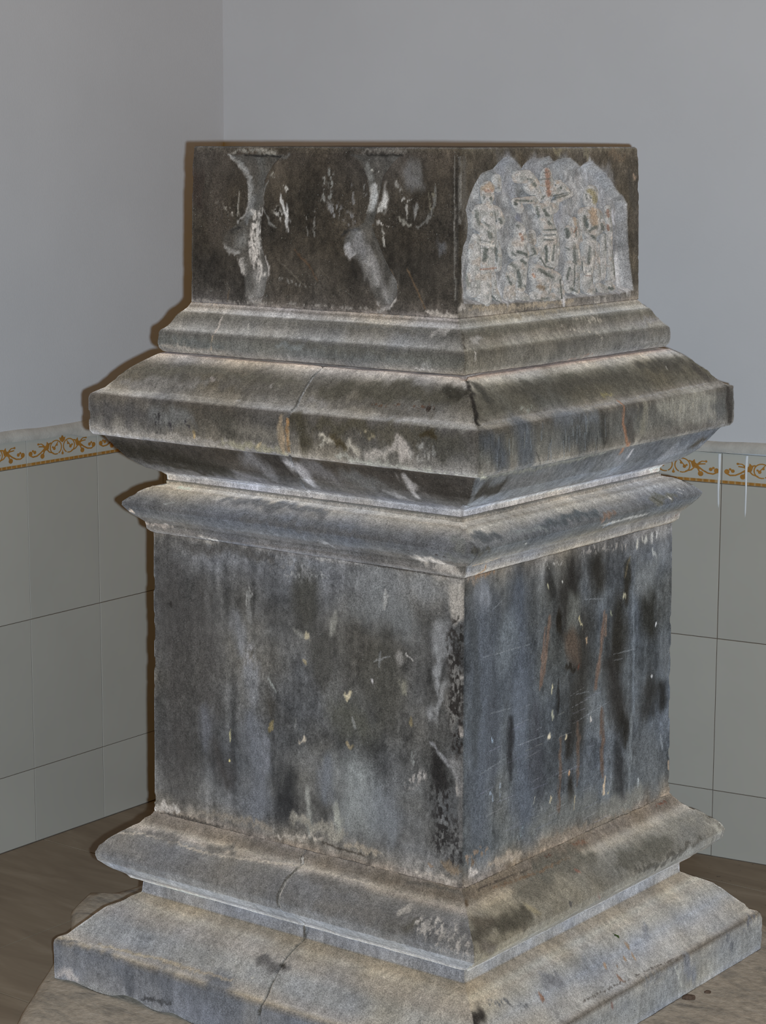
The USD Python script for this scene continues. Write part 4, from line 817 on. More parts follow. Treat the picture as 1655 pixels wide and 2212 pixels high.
# ---- moulding and body of the carved block
foot_profile = [
    (0.2850, 1.0455, (70, 58, 50), (84, 72, 64)), (0.2885, 1.0475, (120, 112, 102), (112, 106, 98)), (0.2925, 1.0525, (118, 113, 106), (104, 101, 95)), (0.2938, 1.0590, (104, 102, 96), (98, 95, 89)), (0.2938, 1.0690, (96, 94, 88), (92, 89, 83)), (0.2930, 1.0765, (88, 85, 80), (84, 81, 75)), (0.2905, 1.0795, (100, 97, 92), (90, 87, 80)),
    (0.2868, 1.0828, (136, 133, 128), (116, 113, 106)), (0.2808, 1.0900, (120, 117, 112), (110, 106, 99)), (0.2770, 1.0970, (102, 99, 94), (94, 90, 82)), (0.2735, 1.1035, (96, 93, 87), (86, 83, 75)), (0.2695, 1.1078, (104, 100, 94), (98, 95, 88)), (0.2645, 1.1105, (150, 146, 141), (134, 131, 124)), (0.2605, 1.1145, (144, 139, 134), (130, 126, 118)), (0.2590, 1.1175, (116, 110, 104), (112, 107, 98)), (0.2572, 1.1205, (150, 142, 136), (130, 124, 114)), (0.2560, 1.1225, (150, 142, 136), (132, 124, 114)),
]
foot_stains = [
    ('F', IMG(484, 680, 476, 695, 466, 713, 460, 725), (178, 166, 156), 4, PATCH), ('F', IMG(460, 725, 456, 756), (166, 144, 118), 3, LINE), ('F', IMG(536, 698, 535, 728), (172, 168, 160), 3, PATCH), ('F', IMG(380, 735, 480, 745), (92, 94, 92), 16, SOFT), ('F', IMG(345, 745, 480, 762), (140, 132, 122), 8, PATCH), ('F', IMG(560, 735, 1000, 780), (92, 90, 84), 14, SOFT), ('F', IMG(600, 690, 900, 715), (100, 97, 92), 12, SOFT), ('F', IMG(600, 745, 650, 750), (112, 116, 116), 12, SOFT), ('F', IMG(930, 720, 970, 715), (140, 136, 132), 14, PATCH), ('F', IMG(910, 790, 930, 786), (140, 138, 134), 10, PATCH), ('F', IMG(900, 797, 935, 800), (170, 162, 156), 4, PATCH),
    ('F', IMG(420, 655, 700, 668, 985, 690), (150, 143, 136), 6, SPK),
    ('G', IMG(1020, 735, 1040, 725), (136, 132, 126), 12, PATCH), ('G', IMG(1027, 760, 1027, 776), (160, 154, 146), 6, PATCH), ('G', IMG(1000, 722, 1005, 755), (66, 62, 56), 5, PATCH), ('G', IMG(1200, 700, 1290, 720, 1300, 735), (150, 142, 128), 6, SPK), ('G', IMG(1240, 690, 1300, 690), (140, 132, 118), 12, SPK), ('G', IMG(1050, 720, 1200, 700), (88, 84, 74), 12, SOFT), ('G', IMG(1380, 700, 1420, 690), (112, 110, 108), 16, SOFT), ('G', IMG(1180, 788, 1280, 765), (120, 96, 84), 4, SPK), ('G', IMG(1350, 745, 1440, 732), (112, 110, 106), 10, SOFT), ('G', IMG(1060, 690, 1200, 665, 1300, 650), (128, 118, 100), 12, PATCH),
]
body_profile = [
    (0.2560, 1.1225, (120, 112, 106), (120, 112, 102)), (0.2560, 1.1300, (80, 74, 68), (104, 98, 90)), (0.2557, 1.1500, (62, 57, 51), (66, 61, 54)), (0.2548, 1.2200, (60, 55, 49), (63, 58, 51)), (0.2536, 1.3000, (60, 55, 49), (62, 57, 50)), (0.2528, 1.3500, (66, 60, 54), (66, 60, 52)), (0.2520, 1.3590, (74, 68, 60), (80, 74, 64)), (0.2495, 1.3615, 74, 80),
]
LEG1 = D4(290, 112, 350, 180, 395, 260, 415, 330, 405, 420, 370, 480, 320, 520, 275, 560, 262, 600, 275, 650, 325, 672, 350, 690, 380, 790, 388, 880, 410, 925, 450, 935, 490, 915, 505, 850, 515, 760, 490, 660, 475, 560, 480, 470, 490, 420, 482, 340, 495, 260, 540, 180, 590, 125, 600, 112)
LEG2 = D4(970, 112, 1030, 160, 1065, 230, 1085, 330, 1075, 430, 1050, 490, 980, 540, 940, 580, 935, 640, 965, 690, 1015, 700, 1060, 760, 1095, 850, 1110, 920, 1150, 970, 1190, 970, 1235, 900, 1238, 830, 1200, 760, 1160, 680, 1130, 600, 1100, 520, 1120, 430, 1140, 330, 1160, 240, 1210, 170, 1270, 112)
NICHE = D3(150, 1325, 145, 1200, 136, 1050, 134, 950, 150, 880, 178, 800, 186, 700, 170, 590, 200, 480, 240, 380, 290, 305, 380, 268, 420, 222, 470, 178, 530, 178, 570, 215, 600, 258, 640, 208, 690, 180, 760, 185, 820, 168, 850, 203, 920, 185, 980, 182, 1030, 215, 1060, 250, 1110, 212, 1150, 202, 1195, 250, 1250, 300, 1310, 370, 1340, 430, 1390, 480, 1424, 540, 1424, 640, 1430, 800, 1440, 950, 1458, 1100, 1474, 1215, 1400, 1232, 1100, 1268, 800, 1298, 400, 1325)
body_stains_highlights = [
    ('F', D4(1120, 940, 1160, 968, 1195, 965, 1228, 910, 1238, 840), (166, 160, 156), 8, PATCH), ('F', D4(398, 900, 420, 928, 455, 935, 485, 915), (144, 140, 136), 7, PATCH), ('F', D4(938, 590, 945, 640, 975, 685), (164, 160, 160), 12, PATCH), ('F', D4(930, 560, 960, 545, 1010, 525), (46, 44, 42), 7, LINE),  # pale highlights painted along the carved rims, and one dark line
    ('F', D4(1050, 160, 1080, 250, 1088, 330), (120, 118, 114), 5, PATCH), ('F', D4(1088, 330, 1078, 420, 1050, 480), (130, 127, 122), 5, SPK), ('F', D4(530, 230, 495, 290, 482, 350, 490, 420, 520, 490, 560, 525), (112, 110, 106), 5, PATCH), ('F', D4(1455, 300, 1440, 400, 1400, 490, 1350, 525), (104, 102, 98), 6, PATCH),  # highlights of the carved arcs, painted on as pale lines
    ('F', D4(1035, 690, 1080, 760, 1110, 860), (168, 164, 160), 8, PATCH),
    ('F', D4(440, 150, 460, 300, 440, 420), (84, 82, 78), 26, SOFT), ('F', D4(330, 600, 325, 605), (112, 110, 106), 44, SOFT), ('F', D4(445, 800, 445, 900), (134, 130, 126), 38, SOFT), ('F', D4(1000, 600, 1040, 660), (128, 126, 127), 34, SOFT), ('F', D4(1060, 700, 1130, 850, 1170, 940), (138, 134, 132), 28, SOFT), ('F', D4(1200, 800, 1190, 920), (112, 108, 104), 26, SOFT),
    ('F', D4(290, 112, 350, 165, 395, 240, 415, 320, 410, 400, 385, 455, 345, 492), (142, 140, 137), 7, PATCH), ('F', D4(425, 330, 410, 430, 370, 490), (112, 110, 108), 9, PATCH), ('F', D4(262, 610, 285, 655, 330, 670), (150, 147, 143), 7, PATCH), ('F', D4(250, 560, 290, 545, 340, 520), (48, 46, 44), 7, PATCH), ('F', D4(350, 690, 378, 780), (166, 160, 154), 9, PATCH), ('F', D4(490, 680, 515, 740, 500, 810), (150, 144, 140), 10, PATCH),  # begins with the painted highlight along the first arc
    ('F', D4(430, 450, 420, 520, 410, 620, 430, 720, 460, 800), (186, 178, 170), 20, dict(soft=0.5, ragged=1.0, alpha=0.92, speckle=0.45)), ('F', D4(440, 450, 450, 520, 440, 640), (176, 170, 164), 20, dict(soft=0.6, ragged=1.0, alpha=0.8, speckle=0.7)), ('F', D4(400, 620, 410, 730), (182, 174, 166), 12, PATCH), ('F', D4(490, 690, 505, 780), (166, 160, 154), 10, SPK),
    ('F', D4(585, 340, 600, 400, 620, 450, 625, 540), (186, 184, 182), 7, PATCH), ('F', D4(620, 400, 632, 480), (190, 188, 186), 8, PATCH), ('F', D4(610, 300, 625, 310), (186, 182, 176), 8, SPK), ('F', D4(540, 220, 560, 240), (150, 146, 134), 12, SPK), ('F', D4(560, 420, 590, 460), (160, 156, 150), 16, SPK), ('F', D4(230, 370, 300, 420, 340, 450), (156, 150, 140), 14, SPK), ('F', D4(355, 320, 345, 460), (140, 134, 124), 4, LINE), ('F', D4(250, 430, 255, 460), (110, 108, 104), 6, SOFT),
    ('F', D4(830, 240, 825, 370), (128, 127, 122), 10, SPK), ('F', D4(870, 230, 860, 380), (126, 126, 122), 16, SPK), ('F', D4(735, 440, 735, 570), (118, 115, 110), 6, SPK), ('F', D4(780, 440, 770, 560), (116, 113, 108), 12, SPK), ('F', D4(860, 420, 1000, 470), (124, 122, 122), 22, SPK), ('F', D4(990, 290, 990, 400), (116, 114, 114), 8, SPK), ('F', D4(1050, 290, 1055, 330), (126, 124, 122), 8, SPK), ('F', D4(1075, 205, 1115, 215), (186, 182, 172), 5, SPK), ('F', D4(1090, 280, 1095, 340, 1080, 430), (184, 182, 180), 7, PATCH),
    ('F', D4(1165, 300, 1165, 400), (196, 194, 192), 20, PATCH), ('F', D4(1150, 400, 1150, 440), (190, 188, 184), 14, PATCH), ('F', D4(1130, 490, 1180, 520), (172, 166, 160), 10, SPK), ('F', D4(1160, 550, 1170, 610), (164, 160, 152), 10, SPK), ('F', D4(1250, 370, 1320, 370), (170, 166, 160), 7, SPK), ('F', D4(1290, 390, 1295, 470), (160, 156, 150), 5, PATCH), ('F', D4(1350, 390, 1330, 470), (126, 124, 122), 8, PATCH), ('F', D4(1245, 455, 1270, 490, 1310, 500), (138, 134, 124), 7, PATCH), ('F', D4(1330, 170, 1340, 270), (104, 102, 100), 28, SOFT), ('F', D4(1290, 230, 1360, 300), (106, 104, 104), 26, SOFT), ('F', D4(1230, 270, 1260, 310), (132, 128, 122), 10, SPK), ('F', D4(1430, 340, 1420, 430), (112, 106, 90), 14, SPK), ('F', D4(1200, 150, 1210, 155), (140, 138, 132), 8, SPK), ('F', D4(1490, 600, 1485, 660), (92, 92, 96), 16, SOFT),
    ('F', D4(300, 100, 400, 92, 560, 105), (116, 112, 104), 9, PATCH), ('F', D4(460, 95, 560, 100), (138, 132, 122), 9, PATCH), ('F', D4(380, 120, 500, 118, 600, 125), (36, 33, 32), 4, LINE), ('F', D4(1050, 92, 1280, 98), (104, 99, 93), 10, PATCH), ('F', D4(1060, 115, 1270, 118), (40, 37, 34), 4, LINE), ('F', D4(590, 140, 640, 120), (96, 94, 90), 10, SOFT),
    ('F', D4(660, 640, 740, 730, 790, 820), (88, 66, 48), 5, LINE), ('F', D4(1075, 510, 1130, 620, 1170, 740), (128, 104, 74), 3, LINE), ('F', D4(1200, 760, 1240, 860), (110, 88, 66), 3, LINE), ('F', D4(1290, 750, 1330, 830, 1390, 970), (112, 86, 60), 3.5, LINE), ('F', D4(570, 700, 660, 790, 730, 860), (100, 92, 80), 3, LINE), ('F', D4(560, 800, 730, 850), (120, 116, 110), 8, SPK), ('F', D4(300, 850, 290, 930), (96, 80, 64), 6, SOFT), ('F', D4(220, 250, 250, 600), (70, 62, 54), 60, SOFT), ('F', D4(110, 200, 130, 420), (60, 48, 42), 34, SOFT),
    ('F', D4(1560, 120, 1557, 500, 1565, 930), (112, 108, 102), 3, PATCH), ('F', D4(1400, 985, 1480, 1010, 1570, 1020), (176, 166, 156), 9, PATCH), ('F', D4(90, 925, 300, 935, 700, 955, 1100, 980), (132, 125, 118), 7, SPK), ('F', D4(1120, 980, 1170, 985), (140, 134, 128), 10, PATCH),
    ('G', D3(150, 200, 160, 700), (84, 79, 72), 22, SOFT), ('G', D3(850, 120, 900, 130), (116, 106, 82), 16, PATCH), ('G', D3(1100, 140, 1130, 150), (100, 93, 76), 20, PATCH), ('G', D3(1290, 150, 1400, 190), (92, 78, 62), 20, PATCH), ('G', D3(400, 130, 700, 120), (64, 58, 50), 24, SOFT), ('G', D3(1440, 300, 1470, 560), (62, 57, 50), 20, SOFT), ('G', D3(1470, 320, 1480, 340), (124, 104, 86), 9, PATCH), ('G', D3(80, 170, 85, 700), (118, 114, 108), 3, PATCH), ('G', D3(100, 1340, 160, 1350), (156, 148, 140), 12, PATCH), ('G', D3(200, 1350, 600, 1340, 1000, 1290), (138, 124, 104), 10, PATCH),
]


def relief_push(g, ch, face, outline, depth, ramp, colour, alpha, seed):
    """Cuts a recess into a face and limewashes its floor."""
    tree, uv = ch[face]
    poly = sg.Polygon(uv[tree.query(np.asarray(outline))[1]]).buffer(0)
    side = 0 if face == 'F' else 1
    n = (np.array([0, -1.0, 0]), np.array([1.0, 0, 0]))[side]
    rows = np.where(g['fid'] == side)[0]
    sub = g['V'][rows]
    Q = np.stack([g['u'][rows].ravel(), g['t'][rows].ravel()], -1)
    wob = 0.0022 * (fbm(np.stack([Q[:, 0] * 110, Q[:, 1] * 110, Q[:, 0] * 0 + seed], -1), 3, seed) - 0.5)
    pts = shapely.points(Q)
    inside = shapely.contains(poly, pts)
    d = shapely.distance(poly.boundary, pts) * np.where(inside, 1, -1) + wob
    k = smoothstep(-0.0004, ramp, d)
    g['V'][rows] = sub - n * (depth * k).reshape(sub.shape[:2])[..., None]
    m = (alpha * smoothstep(-0.0006, 0.0012, d)).reshape(sub.shape[:2])[..., None]
    mott = 1 + 0.62 * (fbm(np.stack([Q[:, 0] * 70, Q[:, 1] * 60, Q[:, 0] * 0 + seed], -1), 4, seed + 2) - 0.5).reshape(sub.shape[:2])[..., None]
    g['C'][rows] = g['C'][rows] * (1 - m) + grey(colour) * mott * m
    return poly, d.reshape(sub.shape[:2])


def crust(g, z0, sign, amp, ramp, seed):
    """Lumpy old mortar on the part of a course above (sign 1) or below (sign -1) the height z0."""
    V = g['V']
    k = smoothstep(0, ramp, sign * (V[..., 2] - z0))
    e = fbm(V * np.array([55, 55, 110]), 4, seed) - 0.5 + 0.5 * (fbm(V * 170, 3, seed + 2) - 0.5)
    g['V'] = V + out_normal(g) * (amp * 2.2 * e * k)[..., None]


def finish(g, name, parent, label=None):
    outs = []
    for (m, c) in to_meshes(g):
        outs.append(obj(name, m, STONE, parent, smooth=True, tint=c, label=label))
    return outs


def cracked(profile, pts, **kw):
    g = course(profile, **kw)
    tree, uv = chart(g)['F']
    q = uv[tree.query(np.asarray(pts))[1]]
    q = q[np.argsort(q[:, 1])]
    wm = max(p[0] for p in profile)
    jag = lambda t: 0.0016 * (fbm(np.stack([t * 160, t * 0, t * 0], -1), 3, 5) - 0.5) * 2
    f = lambda z, t: np.interp(t, q[:, 1], q[:, 0]) + jag(t)
    split = (q[:, 0].mean() + wm) / (2 * wm)
    return course(profile, crack=f, split=split, **kw)


# base
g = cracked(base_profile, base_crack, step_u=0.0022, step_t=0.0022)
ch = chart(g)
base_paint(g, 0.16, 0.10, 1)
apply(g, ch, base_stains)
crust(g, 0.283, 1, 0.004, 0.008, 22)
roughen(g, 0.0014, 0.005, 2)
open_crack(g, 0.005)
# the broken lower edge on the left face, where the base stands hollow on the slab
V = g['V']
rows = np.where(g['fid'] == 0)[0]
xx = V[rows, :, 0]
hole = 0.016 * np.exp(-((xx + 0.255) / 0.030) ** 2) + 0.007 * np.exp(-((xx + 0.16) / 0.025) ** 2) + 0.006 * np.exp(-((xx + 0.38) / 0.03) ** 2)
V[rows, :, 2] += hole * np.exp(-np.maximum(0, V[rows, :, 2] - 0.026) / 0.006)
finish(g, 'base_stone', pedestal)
# shaft
g = course(shaft_profile, step_u=0.0013, step_t=0.0013, corner=0.005)
ch = chart(g)
base_paint(g, 0.40, 0.26, 2)
apply(g, ch, shaft_stains)
crust(g, 0.328, -1, 0.0028, 0.012, 23)
roughen(g, 0.0009, 0.003, 3)
finish(g, 'shaft_stone', pedestal)
# neck
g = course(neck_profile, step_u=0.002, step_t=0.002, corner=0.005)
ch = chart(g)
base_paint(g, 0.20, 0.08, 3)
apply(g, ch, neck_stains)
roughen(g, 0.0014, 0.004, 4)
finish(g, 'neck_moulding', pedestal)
# cornice
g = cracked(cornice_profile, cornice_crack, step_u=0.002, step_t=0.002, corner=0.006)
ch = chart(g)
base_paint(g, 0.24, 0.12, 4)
apply(g, ch, cornice_stains_tones)
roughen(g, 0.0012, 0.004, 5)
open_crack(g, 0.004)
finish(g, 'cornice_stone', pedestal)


# ---- the carved figures in the niche: each one continuous body, half sunk in the stone behind
XF = 0.2535


def spot(X, Y, depth):
    """The point seen at X, Y of the relief's measuring frame, depth metres in front of the niche floor."""
    px, py = D3(X, Y)[0]
    d = FW + RT * (px - W / 2) / F_PX - UP * (py - H / 2) / F_PX
    return CAM + d * ((XF - 0.0115 + depth) - CAM[0]) / d[0]


UNIT = 0.000196


def limb(pts):
    """A chain of balls (X, Y, depth mm, radius in frame units), hulled pair by pair."""
    balls = []
    for X, Y, d, r in pts:
        balls.append(manifold3d.Manifold.sphere(r * UNIT * 1.2, 20).translate(tuple(spot(X, Y, d / 1000.0))))
    if len(balls) == 1:
        return balls[0]
    out = manifold3d.Manifold()
    for a, b in zip(balls[:-1], balls[1:]):
        out = out + manifold3d.Manifold.batch_hull([a, b])
    return out


FIGS = []


def figure(*a):
    FIGS.append(a)


def carve_figure(name, limbs, marks, label=None, seed=1, fold=0.0006, base=(146, 142, 138)):
    m = manifold3d.Manifold()
    for l in limbs:
        m = m + limb(l)
    m = m.refine_to_length(0.0014)
    t = m.to_mesh()
    tm = trimesh.Trimesh(t.vert_properties[:, :3], t.tri_verts, process=True)
    trimesh.smoothing.filter_taubin(tm, iterations=5)
    v = np.array(tm.vertices)
    n = np.array(tm.vertex_normals)
    f = fbm(v * np.array([200, 260, 190]), 3, seed) - 0.5
    v = v + n * (fold * 2 * f)[:, None]
    # colour: limewash in the hollows, dark rubbed stone on the highest parts, remains of red-brown
    px = project(v)
    C = np.tile(np.array(base, float), (len(v), 1)) * (1 + 0.22 * (fbm(v * 170, 4, seed + 3) - 0.5))[:, None]
    high = smoothstep(0.55, 0.95, n[:, 0]) * smoothstep(0.44, 0.56, fbm(v * 120, 3, seed + 8))
    C = C * (1 - 0.4 * high[:, None]) + np.array([96, 98, 93]) * 0.4 * high[:, None]
    warm = smoothstep(0.55, 0.66, fbm(v * 90, 3, seed + 15))
    C = C * (1 - 0.3 * warm[:, None]) + np.array([146, 128, 112]) * 0.3 * warm[:, None]
    for (pts, col, wd, al) in marks:
        q = np.array([D3(*pts)]).reshape(-1, 2)
        d = poly_dist(px, q) + wd / 3.598 * 0.9 * (fbm(v * 300, 2, seed + 21) - 0.5)
        k = 0.95 * al * (1 - smoothstep(0.2, 0.85, d / (wd / 3.598)))
        C = C * (1 - k[:, None]) + np.array(col, float) * k[:, None]
    obj(name, trimesh.Trimesh(v, tm.faces, process=False), RELIEF, body, smooth=True, tint=albedo(np.clip(C, 25, 200), np.full(len(v), 0.56)), label=label)


DK, LT, RED, TAN = (76, 78, 73), (166, 159, 150), (118, 90, 76), (132, 114, 96)
figure('standing_figure', [
    [(332, 420, 7, 46), (334, 490, 9, 44)], [(334, 500, 9, 40), (330, 560, 7, 26)], [(270, 600, 5, 44), (330, 600, 7, 52), (390, 605, 6, 40)],
    [(330, 600, 7, 60), (322, 690, 6, 58), (330, 790, 6, 60)], [(325, 800, 6, 66), (312, 930, 6, 66), (318, 1040, 6, 56)], [(250, 610, 4, 34), (240, 700, 5, 30), (300, 740, 10, 26), (345, 700, 12, 20)],
    [(405, 610, 5, 34), (440, 675, 7, 30), (395, 735, 10, 24), (350, 705, 12, 20)], [(395, 850, 3, 30), (415, 960, 3, 30), (410, 1040, 3, 26)], [(235, 820, 2, 40), (225, 1000, 2, 44), (215, 1200, 2, 56)],
    [(290, 1060, 3, 58), (285, 1180, 5, 66), (300, 1280, 6, 56)], [(360, 1080, 2, 30), (370, 1200, 3, 34), (415, 1290, 6, 26)], [(350, 495, 16, 10), (352, 512, 17, 9)], [(400, 350, 2, 34), (415, 420, 2, 26)],
], [((310, 495), DK, 20, .9), ((362, 497), DK, 20, .9), ((300, 420, 350, 395, 375, 420), TAN, 40, .8), ((320, 440, 370, 440), RED, 22, .6), ((300, 470, 380, 465), DK, 8, .5), ((350, 770, 362, 800), DK, 34, .8), ((320, 900, 312, 970), DK, 34, .9), ((400, 880, 408, 980), DK, 22, .8), ((270, 820, 395, 850), DK, 6, .8), ((270, 850, 390, 870), LT, 8, .8), ((265, 885, 380, 895), DK, 6, .8), ((280, 1050, 400, 1040), RED, 12, .8), ((245, 600, 270, 690), DK, 28, .7), ((430, 660, 445, 690), DK, 18, .8), ((390, 600, 405, 680), DK, 7, .8), ((310, 690, 340, 710), DK, 20, .7), ((370, 1260, 425, 1310), DK, 14, .8), ((170, 1100, 190, 1180), (104, 104, 96), 24, .7), ((150, 930, 180, 900), (104, 104, 98), 16, .7)], 'robed standing figure at the left of the niche', 1)
figure('crowned_figure', [
    [(790, 300, 5, 34), (792, 380, 8, 48), (790, 470, 9, 46)], [(790, 480, 9, 40), (786, 545, 7, 28)], [(725, 580, 5, 38), (790, 585, 7, 46), (850, 575, 5, 34)], [(785, 590, 7, 54), (780, 680, 6, 52), (812, 770, 7, 56)],
    [(812, 780, 7, 58), (805, 900, 7, 60), (812, 1010, 6, 48)], [(720, 560, 7, 30), (690, 510, 9, 26), (600, 515, 9, 20), (545, 525, 9, 24)], [(850, 555, 6, 30), (880, 510, 9, 22), (980, 465, 9, 20)],
    [(560, 540, 7, 28), (585, 580, 4, 30)], [(860, 800, 3, 26), (868, 900, 3, 26), (850, 1010, 3, 28)], [(740, 820, 2, 30), (745, 960, 2, 34), (760, 1040, 4, 36)], [(735, 490, 11, 30), (720, 470, 9, 24)], [(805, 480, 16, 9)],
], [((800, 285, 805, 380, 815, 470), RED, 34, .85), ((770, 300, 812, 290), DK, 6, .7), ((740, 355, 820, 345), DK, 7, .7), ((745, 400, 800, 400), TAN, 12, .5), ((548, 530, 560, 545), DK, 22, .9), ((560, 515, 680, 520), DK, 12, .8), ((850, 505, 970, 465), DK, 14, .7), ((960, 455, 985, 480), LT, 6, .8), ((760, 500, 780, 480), DK, 14, .8), ((780, 590, 800, 630), DK, 24, .9), ((825, 570, 830, 620), LT, 8, .8), ((720, 570, 730, 640), DK, 22, .8), ((815, 690, 825, 700), DK, 28, .8), ((770, 745, 870, 740), DK, 10, .9), ((770, 765, 870, 762), LT, 7, .9), ((775, 785, 865, 782), DK, 9, .9), ((775, 803, 865, 800), LT, 7, .9), ((775, 820, 850, 820), DK, 10, .9), ((792, 870, 795, 990), DK, 20, .95), ((840, 860, 820, 1000), LT, 9, .8), ((855, 860, 845, 980), DK, 14, .8), ((745, 960, 790, 1030, 850, 1045), DK, 12, .8)], 'crowned central figure with outstretched arms', 2)
figure('kneeling_figure', [
    [(575, 710, 5, 26), (585, 750, 7, 40)], [(585, 770, 7, 36), (590, 830, 7, 50), (545, 900, 5, 58)], [(560, 880, 6, 66), (590, 950, 6, 60)], [(600, 950, 5, 46), (560, 1020, 8, 36), (520, 1040, 8, 28)], [(590, 1020, 5, 50), (585, 1100, 7, 46), (580, 1190, 6, 44)],
    [(670, 780, 5, 34), (676, 830, 6, 34)], [(650, 880, 6, 40), (690, 920, 7, 32)], [(520, 1080, 5, 36), (510, 1170, 5, 34), (500, 1260, 4, 46)], [(600, 755, 13, 8)], [(560, 1250, 3, 40), (620, 1280, 4, 36)],
], [((672, 780, 680, 830), (100, 94, 86), 40, .8), ((595, 780, 610, 820), RED, 22, .8), ((560, 710, 580, 720), DK, 16, .7), ((600, 850, 622, 840), LT, 8, .9), ((570, 910, 640, 935), DK, 20, .9), ((530, 920, 550, 940), DK, 18, .8), ((600, 980, 630, 1000), DK, 22, .9), ((520, 1010, 550, 1030), DK, 22, .8), ((575, 1060, 590, 1180), DK, 28, .85), ((490, 1100, 520, 1170), DK, 16, .8), ((690, 890, 710, 930), DK, 16, .7), ((640, 960, 700, 930), DK, 9, .7), ((610, 780, 580, 800), LT, 9, .7), ((625, 1180, 670, 1220), DK, 16, .7)], 'small kneeling figure with an oval shield', 3)
figure('standing_figure', [
    [(1135, 455, 6, 52), (1130, 510, 8, 52)], [(1130, 520, 8, 44), (1140, 580, 6, 34)], [(1080, 620, 5, 44), (1140, 620, 7, 56), (1190, 630, 5, 38)], [(1140, 640, 7, 62), (1130, 740, 7, 56), (1120, 800, 6, 50)], [(1120, 810, 6, 52), (1115, 950, 7, 54), (1105, 1070, 7, 46)],
    [(1200, 640, 5, 32), (1225, 720, 7, 28), (1170, 780, 11, 22)], [(1070, 630, 4, 32), (1060, 720, 6, 28), (1110, 770, 11, 22)], [(1100, 1090, 5, 48), (1095, 1160, 6, 50), (1130, 1220, 7, 40)], [(1180, 860, 3, 24), (1180, 1000, 3, 28), (1180, 1120, 3, 34)], [(1150, 525, 15, 9)],
], [((1130, 440, 1165, 470, 1170, 520), (118, 108, 78), 36, .7), ((1100, 470, 1110, 500), DK, 12, .6), ((1135, 490, 1140, 495), DK, 12, .7), ((1155, 600, 1170, 690), (140, 118, 96), 54, .7), ((1090, 640, 1110, 720), DK, 26, .85), ((1130, 750, 1180, 720), DK, 24, .8), ((1200, 660, 1205, 720), LT, 9, .9), ((1225, 700, 1235, 740), DK, 20, .8), ((1130, 830, 1180, 840), LT, 8, .8), ((1150, 790, 1170, 810), DK, 18, .8), ((1130, 880, 1120, 1000), DK, 22, .7), ((1080, 1000, 1090, 1080, 1130, 1090), LT, 9, .8), ((1070, 990, 1075, 1060), DK, 8, .8), ((1155, 940, 1150, 1080), LT, 7, .7), ((1100, 1100, 1140, 1100), RED, 7, .5)], 'bareheaded standing figure at the right of the niche', 4)
figure('seated_figure', [
    [(1000, 690, 5, 40), (1005, 745, 6, 40)], [(1005, 770, 6, 40), (1000, 840, 5, 46)], [(985, 860, 5, 52), (1000, 950, 6, 50), (1010, 1010, 5, 44)], [(960, 740, 4, 28), (960, 800, 4, 28)], [(975, 1030, 5, 46), (960, 1120, 6, 44), (960, 1190, 5, 40)], [(1025, 1040, 3, 26), (1020, 1150, 3, 28), (1020, 1220, 4, 30)], [(1035, 760, 6, 30), (1045, 820, 5, 26)],
], [((955, 740, 962, 790), DK, 30, .9), ((1010, 640, 1020, 700), TAN, 22, .7), ((1020, 730, 1025, 790), DK, 14, .7), ((1030, 720, 1010, 760), RED, 10, .7), ((940, 880, 975, 900), DK, 10, .8), ((1010, 880, 1015, 1000), DK, 22, .7), ((975, 1040, 955, 1120), DK, 18, .8), ((1015, 1020, 1010, 1180), DK, 10, .7), ((985, 1200, 1030, 1225), DK, 16, .8), ((1045, 900, 1050, 960), LT, 8, .8)], 'small seated figure between the taller ones', 5)
figure('standing_figure', [
    [(1265, 580, 3, 26), (1270, 620, 4, 26)], [(1270, 640, 3, 26), (1275, 740, 4, 30), (1275, 860, 4, 28)], [(1275, 870, 3, 28), (1285, 1000, 4, 30), (1295, 1120, 4, 32)], [(1230, 800, 2, 26), (1225, 950, 2, 30), (1215, 1100, 2, 34)], [(1275, 1180, 5, 36), (1295, 1195, 7, 30)], [(1190, 1190, 4, 36), (1240, 1215, 5, 34)],
], [((1270, 590, 1275, 640), RED, 18, .7), ((1270, 710, 1275, 740), RED, 20, .8), ((1285, 1195, 1300, 1200), DK, 24, .95), ((1250, 780, 1255, 900), DK, 12, .6), ((1170, 1215, 1175, 1220), DK, 24, .7), ((1310, 900, 1325, 1100), DK, 14, .5)], 'thin standing figure at the right edge of the niche', 6)
figure('animal_head', [[(860, 395, 4, 34), (905, 415, 6, 36), (960, 450, 7, 22)], [(880, 375, 5, 14), (900, 365, 5, 10)], [(850, 440, 3, 36), (900, 455, 4, 24)]],
       [((905, 412, 908, 418), DK, 14, .9), ((865, 395, 867, 398), DK, 10, .9), ((840, 480, 975, 455), DK, 10, .8), ((940, 425, 980, 455), LT, 8, .8), ((870, 380, 890, 375), TAN, 10, .6)], 'animal head with an open jaw, right of the crown', 7)
figure('animal_head', [[(560, 330, 2, 40), (640, 330, 4, 44), (700, 390, 6, 36)], [(640, 340, 4, 20), (690, 360, 6, 16)], [(660, 410, 4, 44), (715, 450, 7, 34)]],
       [((695, 385, 705, 400), DK, 22, .9), ((650, 350, 680, 350), DK, 14, .7), ((660, 330, 715, 360), LT, 8, .7), ((690, 480, 750, 470), DK, 8, .9), ((700, 495, 750, 485), LT, 7, .9)], 'worn animal head, left of the crown', 8)
